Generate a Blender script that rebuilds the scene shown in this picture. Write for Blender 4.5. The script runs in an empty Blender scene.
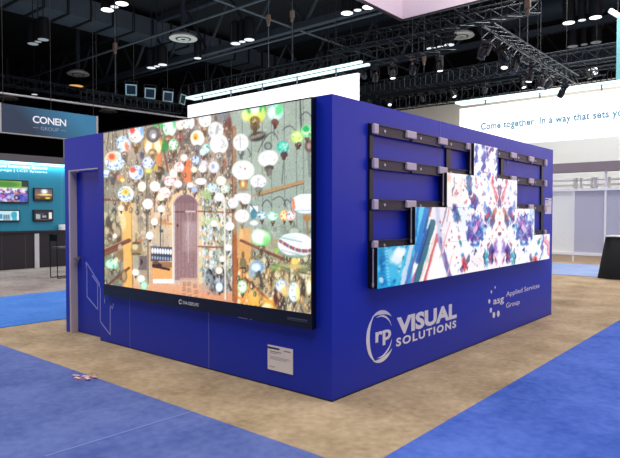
import bpy, bmesh, math, random
import numpy as np
from mathutils import Vector, Matrix
R = math.radians
rnd = random.Random(7)
nrs = np.random.RandomState(11)
SC = bpy.context.scene
COL = SC.collection

# ------------------------------------------------------------------ camera
FPX, YAW, PITCH = 580.79, 0.70319, 0.02638
CAM = np.array([2.83264, -3.61025, 1.49873])
cd = bpy.data.cameras.new('camera'); cam = bpy.data.objects.new('camera', cd); COL.objects.link(cam)
cd.sensor_width = 36; cd.lens = 36 * FPX / 620; cd.clip_end = 300; cd.clip_start = .05
cam.location = CAM; cam.rotation_euler = (math.pi / 2 - PITCH, 0, YAW)
SC.camera = cam
SC.view_settings.view_transform = 'Standard'; SC.view_settings.look = 'None'
SC.view_settings.gamma = 1; SC.view_settings.exposure = 0; SC.view_settings.use_curve_mapping = False

# ------------------------------------------------------------------ colour and materials
def lin(c):
    return tuple((x / 255 / 12.92) if x / 255 <= .04045 else ((x / 255 + .055) / 1.055) ** 2.4 for x in c[:3])
MATS = {}
def mat(name, rgb, rough=.5, metal=0, spec=.5, noise=0, scale=20, bump=0, emit=0, bscale=None):
    if name in MATS: return MATS[name]
    m = bpy.data.materials.new(name); m.use_nodes = True; nt = m.node_tree; N = nt.nodes; L = nt.links
    b = N['Principled BSDF']; c = lin(rgb) + (1,)
    b.inputs['Base Color'].default_value = c; b.inputs['Roughness'].default_value = rough
    b.inputs['Metallic'].default_value = metal; b.inputs['Specular IOR Level'].default_value = spec
    tc = N.new('ShaderNodeTexCoord')
    nz = N.new('ShaderNodeTexNoise'); nz.inputs['Scale'].default_value = scale; nz.inputs['Detail'].default_value = 5
    L.new(tc.outputs['Object'], nz.inputs['Vector'])
    mx = N.new('ShaderNodeMix'); mx.data_type = 'RGBA'
    n = noise if noise else .04
    mx.inputs[6].default_value = tuple(x * (1 - n) for x in c[:3]) + (1,)
    mx.inputs[7].default_value = tuple(min(1, x * (1 + n)) for x in c[:3]) + (1,)
    L.new(nz.outputs['Fac'], mx.inputs[0]); L.new(mx.outputs[2], b.inputs['Base Color'])
    if bump:
        n2 = N.new('ShaderNodeTexNoise'); n2.inputs['Scale'].default_value = bscale or scale * 4
        L.new(tc.outputs['Object'], n2.inputs['Vector'])
        bp = N.new('ShaderNodeBump'); bp.inputs['Strength'].default_value = bump; bp.inputs['Distance'].default_value = .01
        L.new(n2.outputs['Fac'], bp.inputs['Height']); L.new(bp.outputs['Normal'], b.inputs['Normal'])
    if emit:
        b.inputs['Emission Color'].default_value = c; b.inputs['Emission Strength'].default_value = emit
    MATS[name] = m; return m

def carpet_mat(name, a, b2, patch, fine=260):
    m = bpy.data.materials.new(name); m.use_nodes = True; nt = m.node_tree; N = nt.nodes; L = nt.links
    b = N['Principled BSDF']; b.inputs['Roughness'].default_value = .95; b.inputs['Specular IOR Level'].default_value = .1
    tc = N.new('ShaderNodeTexCoord')
    big = N.new('ShaderNodeTexNoise'); big.inputs['Scale'].default_value = patch; big.inputs['Detail'].default_value = 6; big.inputs['Roughness'].default_value = .65
    sm = N.new('ShaderNodeTexNoise'); sm.inputs['Scale'].default_value = fine; sm.inputs['Detail'].default_value = 2
    md = N.new('ShaderNodeTexNoise'); md.inputs['Scale'].default_value = patch * 12; md.inputs['Detail'].default_value = 4
    for n in (big, sm, md): L.new(tc.outputs['Object'], n.inputs['Vector'])
    r = N.new('ShaderNodeValToRGB'); r.color_ramp.elements[0].position = .36; r.color_ramp.elements[1].position = .64
    r.color_ramp.elements[0].color = lin(a) + (1,); r.color_ramp.elements[1].color = lin(b2) + (1,)
    ad = N.new('ShaderNodeMath'); ad.operation = 'MULTIPLY_ADD'; ad.inputs[1].default_value = .3
    L.new(md.outputs['Fac'], ad.inputs[0])
    h = N.new('ShaderNodeMath'); h.operation = 'MULTIPLY'; h.inputs[1].default_value = .7
    L.new(big.outputs['Fac'], h.inputs[0]); L.new(h.outputs[0], ad.inputs[2]); L.new(ad.outputs[0], r.inputs[0])
    mx = N.new('ShaderNodeMix'); mx.data_type = 'RGBA'; mx.blend_type = 'OVERLAY'; mx.inputs[0].default_value = .6
    L.new(r.outputs[0], mx.inputs[6]); L.new(sm.outputs['Fac'], mx.inputs[7]); L.new(mx.outputs[2], b.inputs['Base Color'])
    bp = N.new('ShaderNodeBump'); bp.inputs['Strength'].default_value = .5; bp.inputs['Distance'].default_value = .006
    L.new(sm.outputs['Fac'], bp.inputs['Height']); L.new(bp.outputs['Normal'], b.inputs['Normal'])
    MATS[name] = m; return m

def vcol_mat(name, strength=1.0):
    m = bpy.data.materials.new(name); m.use_nodes = True; nt = m.node_tree; N = nt.nodes; L = nt.links
    b = N['Principled BSDF']; b.inputs['Base Color'].default_value = (.01, .01, .01, 1); b.inputs['Roughness'].default_value = .35
    a = N.new('ShaderNodeAttribute'); a.attribute_name = 'picture'
    L.new(a.outputs['Color'], b.inputs['Emission Color']); b.inputs['Emission Strength'].default_value = strength
    MATS[name] = m; return m

blue = mat('booth_blue_laminate', (24, 50, 188), .42, spec=.36, noise=.03, scale=6)
blue_door = mat('door_blue_laminate', (26, 50, 186), .42, spec=.36)
seam_m = mat('panel_seam', (120, 128, 205), .5)
white_v = mat('white_vinyl', (252, 250, 252), .5)
warm_v = mat('outline_vinyl', (156, 164, 226), .5)
jamb_m = mat('jamb_grey', (214, 200, 198), .5)
black_b = mat('bezel_black', (14, 20, 34), .35)
black_m = mat('black_metal', (24, 24, 28), .42, metal=.0)
rail_m = mat('rail_dark_metal', (46, 42, 46), .45, noise=.2, scale=40)
silver = mat('bracket_silver', (222, 204, 210), .45)
chrome = mat('chrome', (200, 200, 205), .2, metal=1)
paper = mat('placard_paper', (252, 244, 240), .6)
ink = mat('placard_ink', (38, 44, 84), .6)
ink_soft = mat('placard_grey_ink', (158, 150, 158), .6)
ink_gold = mat('placard_gold_ink', (176, 160, 120), .6)
truss_m = mat('truss_black_paint', (30, 38, 46), .36, metal=.5)
truss_alu = mat('truss_grey', (110, 122, 135), .35, metal=.7)
fix_m = mat('fixture_black', (16, 18, 22), .45)
ceil_m = mat('ceiling_black', (18, 24, 28), .9, noise=.25, scale=.4)
duct_m = mat('duct_dark', (46, 54, 64), .6, metal=.2, noise=.15, scale=3)
pipe_m = mat('pipe_grey', (80, 90, 98), .5, metal=.3)
wall_m = mat('hall_wall_dark', (30, 34, 40), .9, noise=.2, scale=.5)
cream = mat('cream_wall', (222, 218, 204), .85)
offwhite = mat('off_white_panel', (232, 234, 230), .7)
greyp = mat('grey_fabric_panel', (184, 184, 200), .9, noise=.08, scale=30, bump=.2)
palep = mat('pale_panel', (236, 237, 232), .8)
taupe = mat('taupe_beam', (136, 124, 130), .6)
plinth_m = mat('beige_plinth', (206, 188, 166), .7)
post_m = mat('white_post', (236, 236, 240), .45)
teal = mat('teal_wall', (24, 134, 162), .5)
cdark = mat('counter_black', (26, 24, 28), .45)
tvb = mat('tv_black', (12, 12, 14), .3)
ring_m = mat('diffuser_white', (228, 230, 218), .6)
ring_d = mat('diffuser_shadow', (60, 62, 60), .7)
lamp_on = mat('lamp_white', (255, 252, 250), .5, emit=2.6)
lamp_mid = mat('lamp_soft', (222, 226, 232), .5, emit=.9)
lamp_dim = mat('lamp_dim', (150, 155, 160), .5, emit=.45)
lamp_warm = mat('lamp_warm', (240, 180, 110), .5, emit=.9)
lens_off = mat('lens_glass', (66, 84, 100), .1, metal=.6)
bar_on = mat('led_bar', (214, 246, 248), .5, emit=1.1)
sign_on = mat('lightbox_white', (255, 255, 255), .5, emit=1.05)
sign_blk = mat('banner_teal_text', (84, 136, 158), .5, emit=.35)
pinkf = mat('pink_white_fabric', (242, 226, 234), .8)
tan = mat('hoist_tan', (104, 88, 74), .6)
drape = mat('black_drape', (14, 16, 20), .9)
tbl_top = mat('table_top_white', (206, 212, 214), .5)
stool_m = mat('stool_black', (16, 16, 20), .35, metal=.5)
scrap_m = mat('scrap_pink', (214, 184, 190), .8)
scrap_r = mat('scrap_red', (124, 88, 140), .8)
seam_c = mat('carpet_seam', (106, 122, 186), .95)
beige_c = carpet_mat('beige_carpet', (142, 122, 96), (194, 172, 142), 1.3)
grey_c = carpet_mat('grey_taupe_carpet', (122, 112, 108), (168, 156, 150), 1.0)
blue_c = carpet_mat('blue_carpet', (56, 86, 174), (92, 120, 206), 1.2)
blue_g = carpet_mat('greyish_blue_carpet', (76, 92, 156), (108, 124, 184), 1.2)
pale_b = carpet_mat('pale_blue_carpet', (138, 158, 200), (160, 178, 214), 1.0)
blue_f = carpet_mat('bright_blue_carpet', (66, 118, 198), (88, 138, 216), 1.0)
pic_m = vcol_mat('display_picture', 1.0)

# ------------------------------------------------------------------ mesh helpers
class MB:
    def __init__(s): s.bm = bmesh.new()
    def box(s, a, b):
        x0, y0, z0 = a; x1, y1, z1 = b
        v = [s.bm.verts.new(p) for p in ((x0,y0,z0),(x1,y0,z0),(x1,y1,z0),(x0,y1,z0),(x0,y0,z1),(x1,y0,z1),(x1,y1,z1),(x0,y1,z1))]
        for f in ((3,2,1,0),(4,5,6,7),(0,1,5,4),(1,2,6,5),(2,3,7,6),(3,0,4,7)): s.bm.faces.new([v[i] for i in f])
        return s
    def tube(s, a, b, r, n=6, r2=None, cap=True):
        a = Vector(a); b = Vector(b); d = (b - a).normalized(); r2 = r if r2 is None else r2
        u = d.cross(Vector((0,0,1)) if abs(d.z) < .9 else Vector((1,0,0))).normalized(); w = d.cross(u)
        A = []; B = []
        for i in range(n):
            t = 2 * math.pi * i / n; o = u * math.cos(t) + w * math.sin(t)
            A.append(s.bm.verts.new(a + o * r)); B.append(s.bm.verts.new(b + o * r2))
        for i in range(n): s.bm.faces.new((A[i], A[(i+1)%n], B[(i+1)%n], B[i]))
        if cap: s.bm.faces.new(A[::-1]); s.bm.faces.new(B)
        return s
    def path(s, pts, r, n=6):
        for a, b in zip(pts, pts[1:]): s.tube(a, b, r, n)
        return s
    def lathe(s, prof, c=(0,0,0), n=24, axis='z'):
        rings = []
        for (r, z) in prof:
            ring = []
            for i in range(n):
                t = 2 * math.pi * i / n; p = (r*math.cos(t), r*math.sin(t), z)
                if axis == 'y': p = (p[0], p[2], p[1])
                ring.append(s.bm.verts.new((p[0]+c[0], p[1]+c[1], p[2]+c[2])))
            rings.append(ring)
        for a, b in zip(rings, rings[1:]):
            for i in range(n): s.bm.faces.new((a[i], a[(i+1)%n], b[(i+1)%n], b[i]))
        s.bm.faces.new(rings[0][::-1]); s.bm.faces.new(rings[-1])
        return s
    def prism(s, poly, f, t0, t1):
        "poly: list of 2-D points; f(u, v, w) -> 3-D point"
        A = [s.bm.verts.new(f(u, v, t0)) for u, v in poly]; B = [s.bm.verts.new(f(u, v, t1)) for u, v in poly]
        n = len(poly)
        for i in range(n): s.bm.faces.new((A[i], A[(i+1)%n], B[(i+1)%n], B[i]))
        s.bm.faces.new(A[::-1]); s.bm.faces.new(B)
        return s
    def build(s, name, m, parent=None, bevel=0, smooth=False):
        bmesh.ops.recalc_face_normals(s.bm, faces=s.bm.faces)
        me = bpy.data.meshes.new(name); s.bm.to_mesh(me); s.bm.free()
        for mm in (m if isinstance(m, (list, tuple)) else [m]): me.materials.append(mm)
        o = bpy.data.objects.new(name, me); COL.objects.link(o)
        if parent is not None:
            o.parent = parent; wp = parent
            off = Vector((0,0,0))
            while wp is not None: off += wp.location; wp = wp.parent
            o.location = -off
        if bevel:
            bv = o.modifiers.new('bevel', 'BEVEL'); bv.width = bevel; bv.segments = 2
        if smooth:
            for p in me.polygons: p.use_smooth = True
        return o
def thing(name, label, cat, loc=(0,0,0), group=None, kind=None):
    o = bpy.data.objects.new(name, None); COL.objects.link(o); o.location = loc; o.empty_display_size = .1
    return tag(o, label, cat, group, kind)
def tag(o, label=None, cat=None, group=None, kind=None):
    if label: o['label'] = label
    if cat: o['category'] = cat
    if group: o['group'] = group
    if kind: o['kind'] = kind
    return o
def copy_tree(o, parent=None):
    c = o.copy(); COL.objects.link(c); c.parent = parent
    for ch in list(o.children): copy_tree(ch, c)
    return c

# planes for lettering: f(u, v, w): u to the right, v up, w out of the surface
def on_right(x): return lambda u, v, w: (x + w, u, v)      # faces +X
def on_left(y): return lambda u, v, w: (u, y - w, v)        # faces -Y
FONT = bpy.data.fonts.load('<builtin>')
def letters(name, text, f, u0, v0, width, height, m, parent, thick=.0015, bold=0, depth_name=None, slant=0, spacing=1.0):
    "baseline at v0, cap height = height"
    cu = bpy.data.curves.new(name, 'FONT'); cu.body = text; cu.font = FONT; cu.size = 1; cu.offset = bold; cu.shear = slant; cu.resolution_u = 3
    cu.space_character = spacing
    to = bpy.data.objects.new(name, cu); COL.objects.link(to)
    dg = bpy.context.evaluated_depsgraph_get(); me = bpy.data.meshes.new_from_object(to.evaluated_get(dg))
    bpy.data.objects.remove(to)
    xs = [v.co.x for v in me.vertices]; x0, x1 = min(xs), max(xs); cap = .729 if (name != 'logo_letters') else .54
    sx = width / (x1 - x0); sy = height / cap
    for v in me.vertices:
        v.co = Vector(f(u0 + (v.co.x - x0) * sx, v0 + v.co.y * sy, thick))
    me.materials.clear(); me.materials.append(m)
    me.polygons.foreach_set('use_smooth', [False]*len(me.polygons))
    bm = bmesh.new(); bm.from_mesh(me)
    ex = bmesh.ops.extrude_face_region(bm, geom=list(bm.faces))
    n = Vector(f(0, 0, 1)) - Vector(f(0, 0, 0))
    bmesh.ops.translate(bm, vec=-n * (thick - .0005), verts=[g for g in ex['geom'] if isinstance(g, bmesh.types.BMVert)])
    bmesh.ops.recalc_face_normals(bm, faces=bm.faces); bm.to_mesh(me); bm.free(); me.name = name
    o = bpy.data.objects.new(name, me); COL.objects.link(o)
    if parent is not None:
        o.parent = parent; off = Vector((0,0,0)); wp = parent
        while wp is not None: off += wp.location; wp = wp.parent
        o.location = -off
    return o

def words(name, text, f, u0, v0, width, height, m, parent, **kw):
    "one lettering object per word"
    def span(t):
        cu = bpy.data.curves.new('t', 'FONT'); cu.body = t; cu.font = FONT; cu.size = 1; cu.offset = kw.get('bold', 0); cu.space_character = kw.get('spacing', 1.0)
        o = bpy.data.objects.new('t', cu); COL.objects.link(o)
        me = bpy.data.meshes.new_from_object(o.evaluated_get(bpy.context.evaluated_depsgraph_get())); bpy.data.objects.remove(o)
        xs = [v.co.x for v in me.vertices]; bpy.data.meshes.remove(me); return min(xs), max(xs)
    a0, a1 = span(text); k = width/(a1-a0); parts = text.split(' ')
    for i, w in enumerate(parts):
        e = span(' '.join(parts[:i+1]))[1]; b0, b1 = span(w); st = e-(b1-b0)
        letters(name, w, f, u0+(st-a0)*k, v0, (b1-b0)*k, height, m, parent, **kw)

# ================================================================== THE HALL
def slab(name, a, b, m, kind='structure'):
    o = MB().box(a, b).build(name, m); o['kind'] = kind; return o
slab('floor', (-8.15, -14, -.2), (14, 46, 0), beige_c)
slab('floor_2', (-60, -14, -.2), (-8.15, 46, 0), grey_c)
slab('ceiling', (-60, -14, 13), (14, 46, 13.2), ceil_m)
slab('wall_left', (-60.3, -14, 0), (-60, 46, 13), wall_m)
slab('wall_back', (-60, 46, 0), (14, 46.3, 13), wall_m)
slab('wall_right', (14, -14, 0), (14.3, 46, 13), wall_m)
slab('wall_front', (-60, -14.3, 0), (14, -14, 13), wall_m)
# carpets laid over the floor
def carpet(poly, m, label):
    o = MB().prism(poly, lambda u, v, w: (u, v, w), .0005, .008).build('aisle_carpet', m)
    return tag(o, label, 'carpet')
carpet([(-5.15, -.87), (.90, -.87), (.90, -.873), (.90, -9), (-5.15, -9)], blue_g, 'blue aisle carpet in the foreground before the lantern display, with a seam and a scrap')
carpet([(.903, -9), (9, -9), (9, 11.1), (.903, 11.1)], blue_c, 'blue aisle carpet along the lettered side of the booth, lower right')
carpet([(-8.1, -9), (-5.153, -9), (-5.153, 11.1), (-8.1, 11.1)], blue_f, 'bright blue aisle carpet strip behind the booth door, at far left')
carpet([(-8.1, 11.2), (9, 11.2), (9, 14.7), (-8.1, 14.7)], pale_b, 'pale blue aisle carpet strip in front of the grey panel wall, right')
MB().prism([(-.70, -1.97), (-.68, -1.97), (-.64, -.875), (-.66, -.875)], lambda u, v, w: (u, v, w), .008, .0105).build('carpet_seam', seam_c)
tag(bpy.data.objects['carpet_seam'], 'thin pale seam line across the foreground blue carpet', 'carpet seam')
#, (-1.60, -4.5), (-.68, -1.97), (-.70, -1.97)], lambda u, v, w: (u, v, w), .008, .0105)
s = MB()
for (x, y, l, w, a) in ((-2.12,-.92,.042,.016,.5),(-2.05,-.95,.045,.016,-.2),(-2.13,-1.0,.04,.014,.1),(-2.03,-.89,.03,.012,.3),(-2.21,-.97,.034,.011,.6),(-2.09,-.86,.02,.01,.2)):
    c, d = math.cos(a), math.sin(a)
    s.prism([(x+c*l-d*w, y+d*l+c*w), (x-c*l-d*w, y-d*l+c*w), (x-c*l+d*w, y-d*l-c*w), (x+c*l+d*w, y+d*l-c*w)], lambda u, v, q: (u, v, q + .06*abs(u+2.13)), .0085, .018)
sc = s.build('paper_scrap', scrap_m)
tag(sc, 'small torn pinkish scrap lying at the edge of the blue foreground carpet', 'scrap')
s = MB(); s.prism([(-2.25,-.98),(-2.1,-1.04),(-1.99,-.92),(-2.08,-.85)], lambda u, v, q: (u, v, q), .0082, .0095)
tag(s.build('scrap_backing', scrap_r, sc), 'dull red torn backing under the scrap')

# ================================================================== THE BLUE BOOTH
H, LX, LY, T = 2.44, 4.297, 5.296, .1
booth = thing('exhibition_booth', 'blue walled rectangular exhibition booth in the centre, lettered on its right side', 'booth')
b = MB()                                            # front wall with the doorway left open
b.box((-3.48, 0, 0.0), (0, T, H)).box((-LX, 0, 0), (-4.19, T, H)).box((-4.19, 0, 2.04), (-3.48, T, H))
b.build('front_wall', blue, booth)
MB().box((-T, T, 0), (0, LY, H)).build('side_wall', blue, booth)
MB().box((-LX, LY - T, 0), (-T, LY, H)).build('rear_wall', blue, booth)
MB().box((-LX, T, 0), (-LX + T, LY - T, H)).build('far_side_wall', blue, booth)
dj = MB(); dj.box((-4.19, -.006, 0), (-4.16, .115, 2.04)).box((-4.16, -.004, 2.026), (-3.5, .05, 2.04))
dj.build('door_frame', jamb_m, booth)
door = MB().box((-4.16, .085, .01), (-3.5, .125, 2.02)).build('door', blue_door, booth)
hd = MB(); hd.tube((-4.11, .085, .93), (-4.11, .02, .93), .018, 10).tube((-4.12, .024, .93), (-3.99, .024, .93), .015, 10).tube((-4.11, .086, .93), (-4.11, .074, .93), .034, 14)
hd.build('door_handle', mat('handle_steel', (120,118,124), .3, metal=.8), door)
for x in (-2.857, -1.504): MB().box((x - .0035, -.0015, .0), (x + .0035, .001, .60)).build('panel_seam', seam_m, booth)
for y in (1.78, 3.53): MB().box((-.001, y - .004, 1.95), (.0015, y + .004, H)).build('panel_seam', seam_m, booth)
# base shadow gap strips
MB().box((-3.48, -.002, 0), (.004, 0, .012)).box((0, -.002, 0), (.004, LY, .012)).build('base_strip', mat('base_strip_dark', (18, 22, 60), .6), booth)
# line drawing of frame outlines on door and wall
def lines(name, segs, f, w, m, parent):
    s = MB()
    for (a, c) in segs:
        a = Vector(a); c = Vector(c); d = (c - a).normalized(); n = Vector((-d.y, d.x)) * w; e = d * w
        s.prism([tuple(a - e + n), tuple(a - e - n), tuple(c + e - n), tuple(c + e + n)], f, -.001, .0016)
    return s.build(name, m, parent)
def poly(*p): return list(zip(p, p[1:]))
lines('outline_drawing', poly((-3.955,.905),(-3.93,.80),(-3.93,.469),(-3.68,.334),(-3.68,.63)) + poly((-3.955,.905),(-3.51,.55)) + poly((-3.80,.74),(-3.62,.61)), on_left(.085), .0075, warm_v, door)
lines('outline_drawing', poly((-3.469,.62),(-3.476,.223),(-3.262,.097),(-3.255,.44),(-3.377,.52),(-3.377,.46)) + poly((-3.377,.52),(-3.205,.405),(-3.19,.46)), on_left(0), .007, warm_v, booth)

# ---- lettering of the right side
P0 = on_right(0)
def arc(s, cu, cv, a0, a1, ro, wmax, n=28, taper=1.0, inner=True):
    for i in range(n):
        t0, t1 = i / n, (i + 1) / n
        w0 = wmax * math.sin(math.pi * t0) ** taper + .0012; w1 = wmax * math.sin(math.pi * t1) ** taper + .0012
        A0, A1 = R(a0 + (a1 - a0) * t0), R(a0 + (a1 - a0) * t1)
        q = lambda r, a: (cu + r * math.cos(a), cv + r * math.sin(a))
        s.prism([q(ro, A0), q(ro, A1), q(ro - w1, A1), q(ro - w0, A0)], P0, -.001, .003)
s = MB(); cu, cv = .70, .412
arc(s, cu, cv, 118, 248, .226, .05)
arc(s, cu, cv, 128, 42, .232, .036)
arc(s, cu, cv, 112, 22, .188, .016)
arc(s, cu, cv, 238, 322, .232, .036)
arc(s, cu, cv, 254, 342, .19, .016)
s.build('logo_ring', white_v, booth)
letters('logo_letters', 'rp', P0, .615, .372, .255, .098, white_v, booth, bold=.03)
letters('logo_word', 'VISUAL', P0, .965, .385, 1.215, .155, white_v, booth, bold=.045, spacing=1.0)
letters('logo_word', 'SOLUTIONS', P0, .955, .276, 1.215, .076, white_v, booth, bold=.035, spacing=1.25)
letters('logo_letters', 'asg', P0, 3.155, .40, .325, .066, white_v, booth, bold=.012)
words('logo_word', 'Applied Services', P0, 3.555, .452, 1.21, .066, white_v, booth)
letters('logo_word', 'Group', P0, 3.555, .308, .46, .066, white_v, booth)
for (u, v, rr) in ((3.204,.605,.016),(3.095,.561,.02),(3.036,.453,.026),(3.082,.341,.031),(3.172,.272,.036),(3.308,.270,.04)):
    MB().prism([(u + rr*math.cos(k*math.pi/8), v + rr*math.sin(k*math.pi/8)) for k in range(16)], P0, -.001, .003).build('logo_dot', white_v, booth)

# ---- placards
def placard(f, u0, v0, w, h, label, loc):
    r = thing('placard', label, 'placard', loc)
    MB().prism([(u0,v0),(u0+w,v0),(u0+w,v0+h),(u0,v0+h)], f, 0.0, .005).build('card', paper, r)
    MB().prism([(u0,v0+h*.86),(u0+w*.48,v0+h*.86),(u0+w*.48,v0+h*.93),(u0,v0+h*.93)], f, .004, .006).build('header_bar', ink, r)
    s = MB()
    for (a, b2, c, t) in ((.1,.55,.74,.035),(.1,.4,.68,.02),(.1,.88,.55,.012),(.1,.92,.50,.012),(.1,.75,.45,.012),(.08,.3,.13,.025)):
        s.prism([(u0+w*a,v0+h*c),(u0+w*b2,v0+h*c),(u0+w*b2,v0+h*(c+t)),(u0+w*a,v0+h*(c+t))], f, .004, .006)
    s.build('text_lines', ink_soft, r)
    s = MB(); s.prism([(u0+w*.66,v0+h*.84),(u0+w*.92,v0+h*.84),(u0+w*.92,v0+h*.89),(u0+w*.66,v0+h*.89)], f, .004, .006)
    s.build('gold_mark', ink_gold, r)
placard(on_left(0), -.709, .143, .295, .215, 'white information placard low on the wall below the lantern display', (-.56, 0, .14))
placard(P0, 4.965, 1.495, .27, .23, 'white information placard at the far right end of the lettered wall', (0, 5.1, 1.49))

# ================================================================== PICTURE PAINTING (what the displays show)
_cy, _sy, _cp, _sp = math.cos(YAW), math.sin(YAW), math.cos(PITCH), math.sin(PITCH)
FW = np.array([-_sy*_cp, _cy*_cp, -_sp]); RT = np.array([_cy, _sy, 0.]); UP = np.cross(RT, FW)
def to_px(P):
    d = P - CAM; z = d @ FW
    return 310 + FPX * (d @ RT) / z, 229 - FPX * (d @ UP) / z
class Canvas:
    "artwork raster: PX, PY are the drawing coordinates of each point of the display"
    def __init__(s, PX, PY, base): s.X, s.Y = PX, PY; s.C = np.ones(PX.shape + (3,)) * np.array(base, float)
    def mix(s, m, c): s.C = s.C * (1 - m[..., None]) + np.array(c, float) * m[..., None]
    def ell(s, x, y, rx, ry, c, soft=.25, a=1, rot=0):
        k = rx + ry + 2
        sel = (np.abs(s.X - x) < k) & (np.abs(s.Y - y) < k)
        if not sel.any(): return
        X = s.X[sel] - x; Y = s.Y[sel] - y; cr, sr = math.cos(rot), math.sin(rot)
        d = np.sqrt(((X*cr+Y*sr)/rx)**2 + ((-X*sr+Y*cr)/ry)**2)
        m = np.clip((1 + soft/2 - d) / max(soft, 1e-3), 0, 1) * a
        s.C[sel] = s.C[sel]*(1-m[:, None]) + np.array(c, float)*m[:, None]
    def line(s, x0, y0, x1, y1, w, c, a=1, soft=.6):
        dx, dy = x1-x0, y1-y0; L2 = dx*dx+dy*dy+1e-9
        t = np.clip(((s.X-x0)*dx+(s.Y-y0)*dy)/L2, 0, 1)
        d = np.hypot(s.X-x0-t*dx, s.Y-y0-t*dy)
        s.mix(np.clip((w/2+soft/2-d)/soft, 0, 1)*a, c)
    def rect(s, x0, y0, x1, y1, c, a=1, soft=.8, sk=0):
        "sk: slope of the horizontal edges"
        Y = s.Y - sk*(s.X-x0)
        m = np.clip((s.X-x0)/soft+.5,0,1)*np.clip((x1-s.X)/soft+.5,0,1)*np.clip((Y-y0)/soft+.5,0,1)*np.clip((y1-Y)/soft+.5,0,1)
        s.mix(m*a, c)
    def grad(s, x0, y0, x1, y1, c0, c1, a=1, soft=2, vert=True):
        m = np.clip((s.X-x0)/soft+.5,0,1)*np.clip((x1-s.X)/soft+.5,0,1)*np.clip((s.Y-y0)/soft+.5,0,1)*np.clip((y1-s.Y)/soft+.5,0,1)
        t = np.clip(((s.Y-y0)/(y1-y0)) if vert else ((s.X-x0)/(x1-x0)), 0, 1)[..., None]
        cc = np.array(c0, float)*(1-t)+np.array(c1, float)*t
        s.C = s.C*(1-m[..., None]*a)+cc*m[..., None]*a
    def linear(s):
        c = np.clip(s.C/255, 0, 1)
        return np.where(c <= .04045, c/12.92, ((c+.055)/1.055)**2.4)
def picture_mesh(name, f, u0, u1, v0, v1, nu, nv, w, paint, parent):
    us = np.linspace(u0, u1, nu+1); vs = np.linspace(v0, v1, nv+1)
    U, V = np.meshgrid(us, vs)
    co = np.array([f(a, b2, w) for a, b2 in zip(U.ravel(), V.ravel())])
    idx = np.arange((nu+1)*(nv+1)).reshape(nv+1, nu+1)
    q = np.stack([idx[:-1,:-1], idx[:-1,1:], idx[1:,1:], idx[1:,:-1]], -1).reshape(-1, 4)
    me = bpy.data.meshes.new(name); me.vertices.add(len(co)); me.vertices.foreach_set('co', co.ravel())
    me.loops.add(q.size); me.loops.foreach_set('vertex_index', q.ravel()); me.polygons.add(len(q))
    me.polygons.foreach_set('loop_start', np.arange(0, q.size, 4)); me.polygons.foreach_set('loop_total', np.full(len(q), 4)); me.update()
    at = me.color_attributes.new('picture', 'FLOAT_COLOR', 'POINT')
    rgb = paint(co, U, V); at.data.foreach_set('color', np.concatenate([rgb, np.ones((len(rgb), 1))], 1).ravel())
    me.materials.append(pic_m); o = bpy.data.objects.new(name, me); COL.objects.link(o)
    if parent is not None:
        o.parent = parent; off = Vector((0,0,0)); wp = parent
        while wp is not None: off += wp.location; wp = wp.parent
        o.location = -off
    return o

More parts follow.
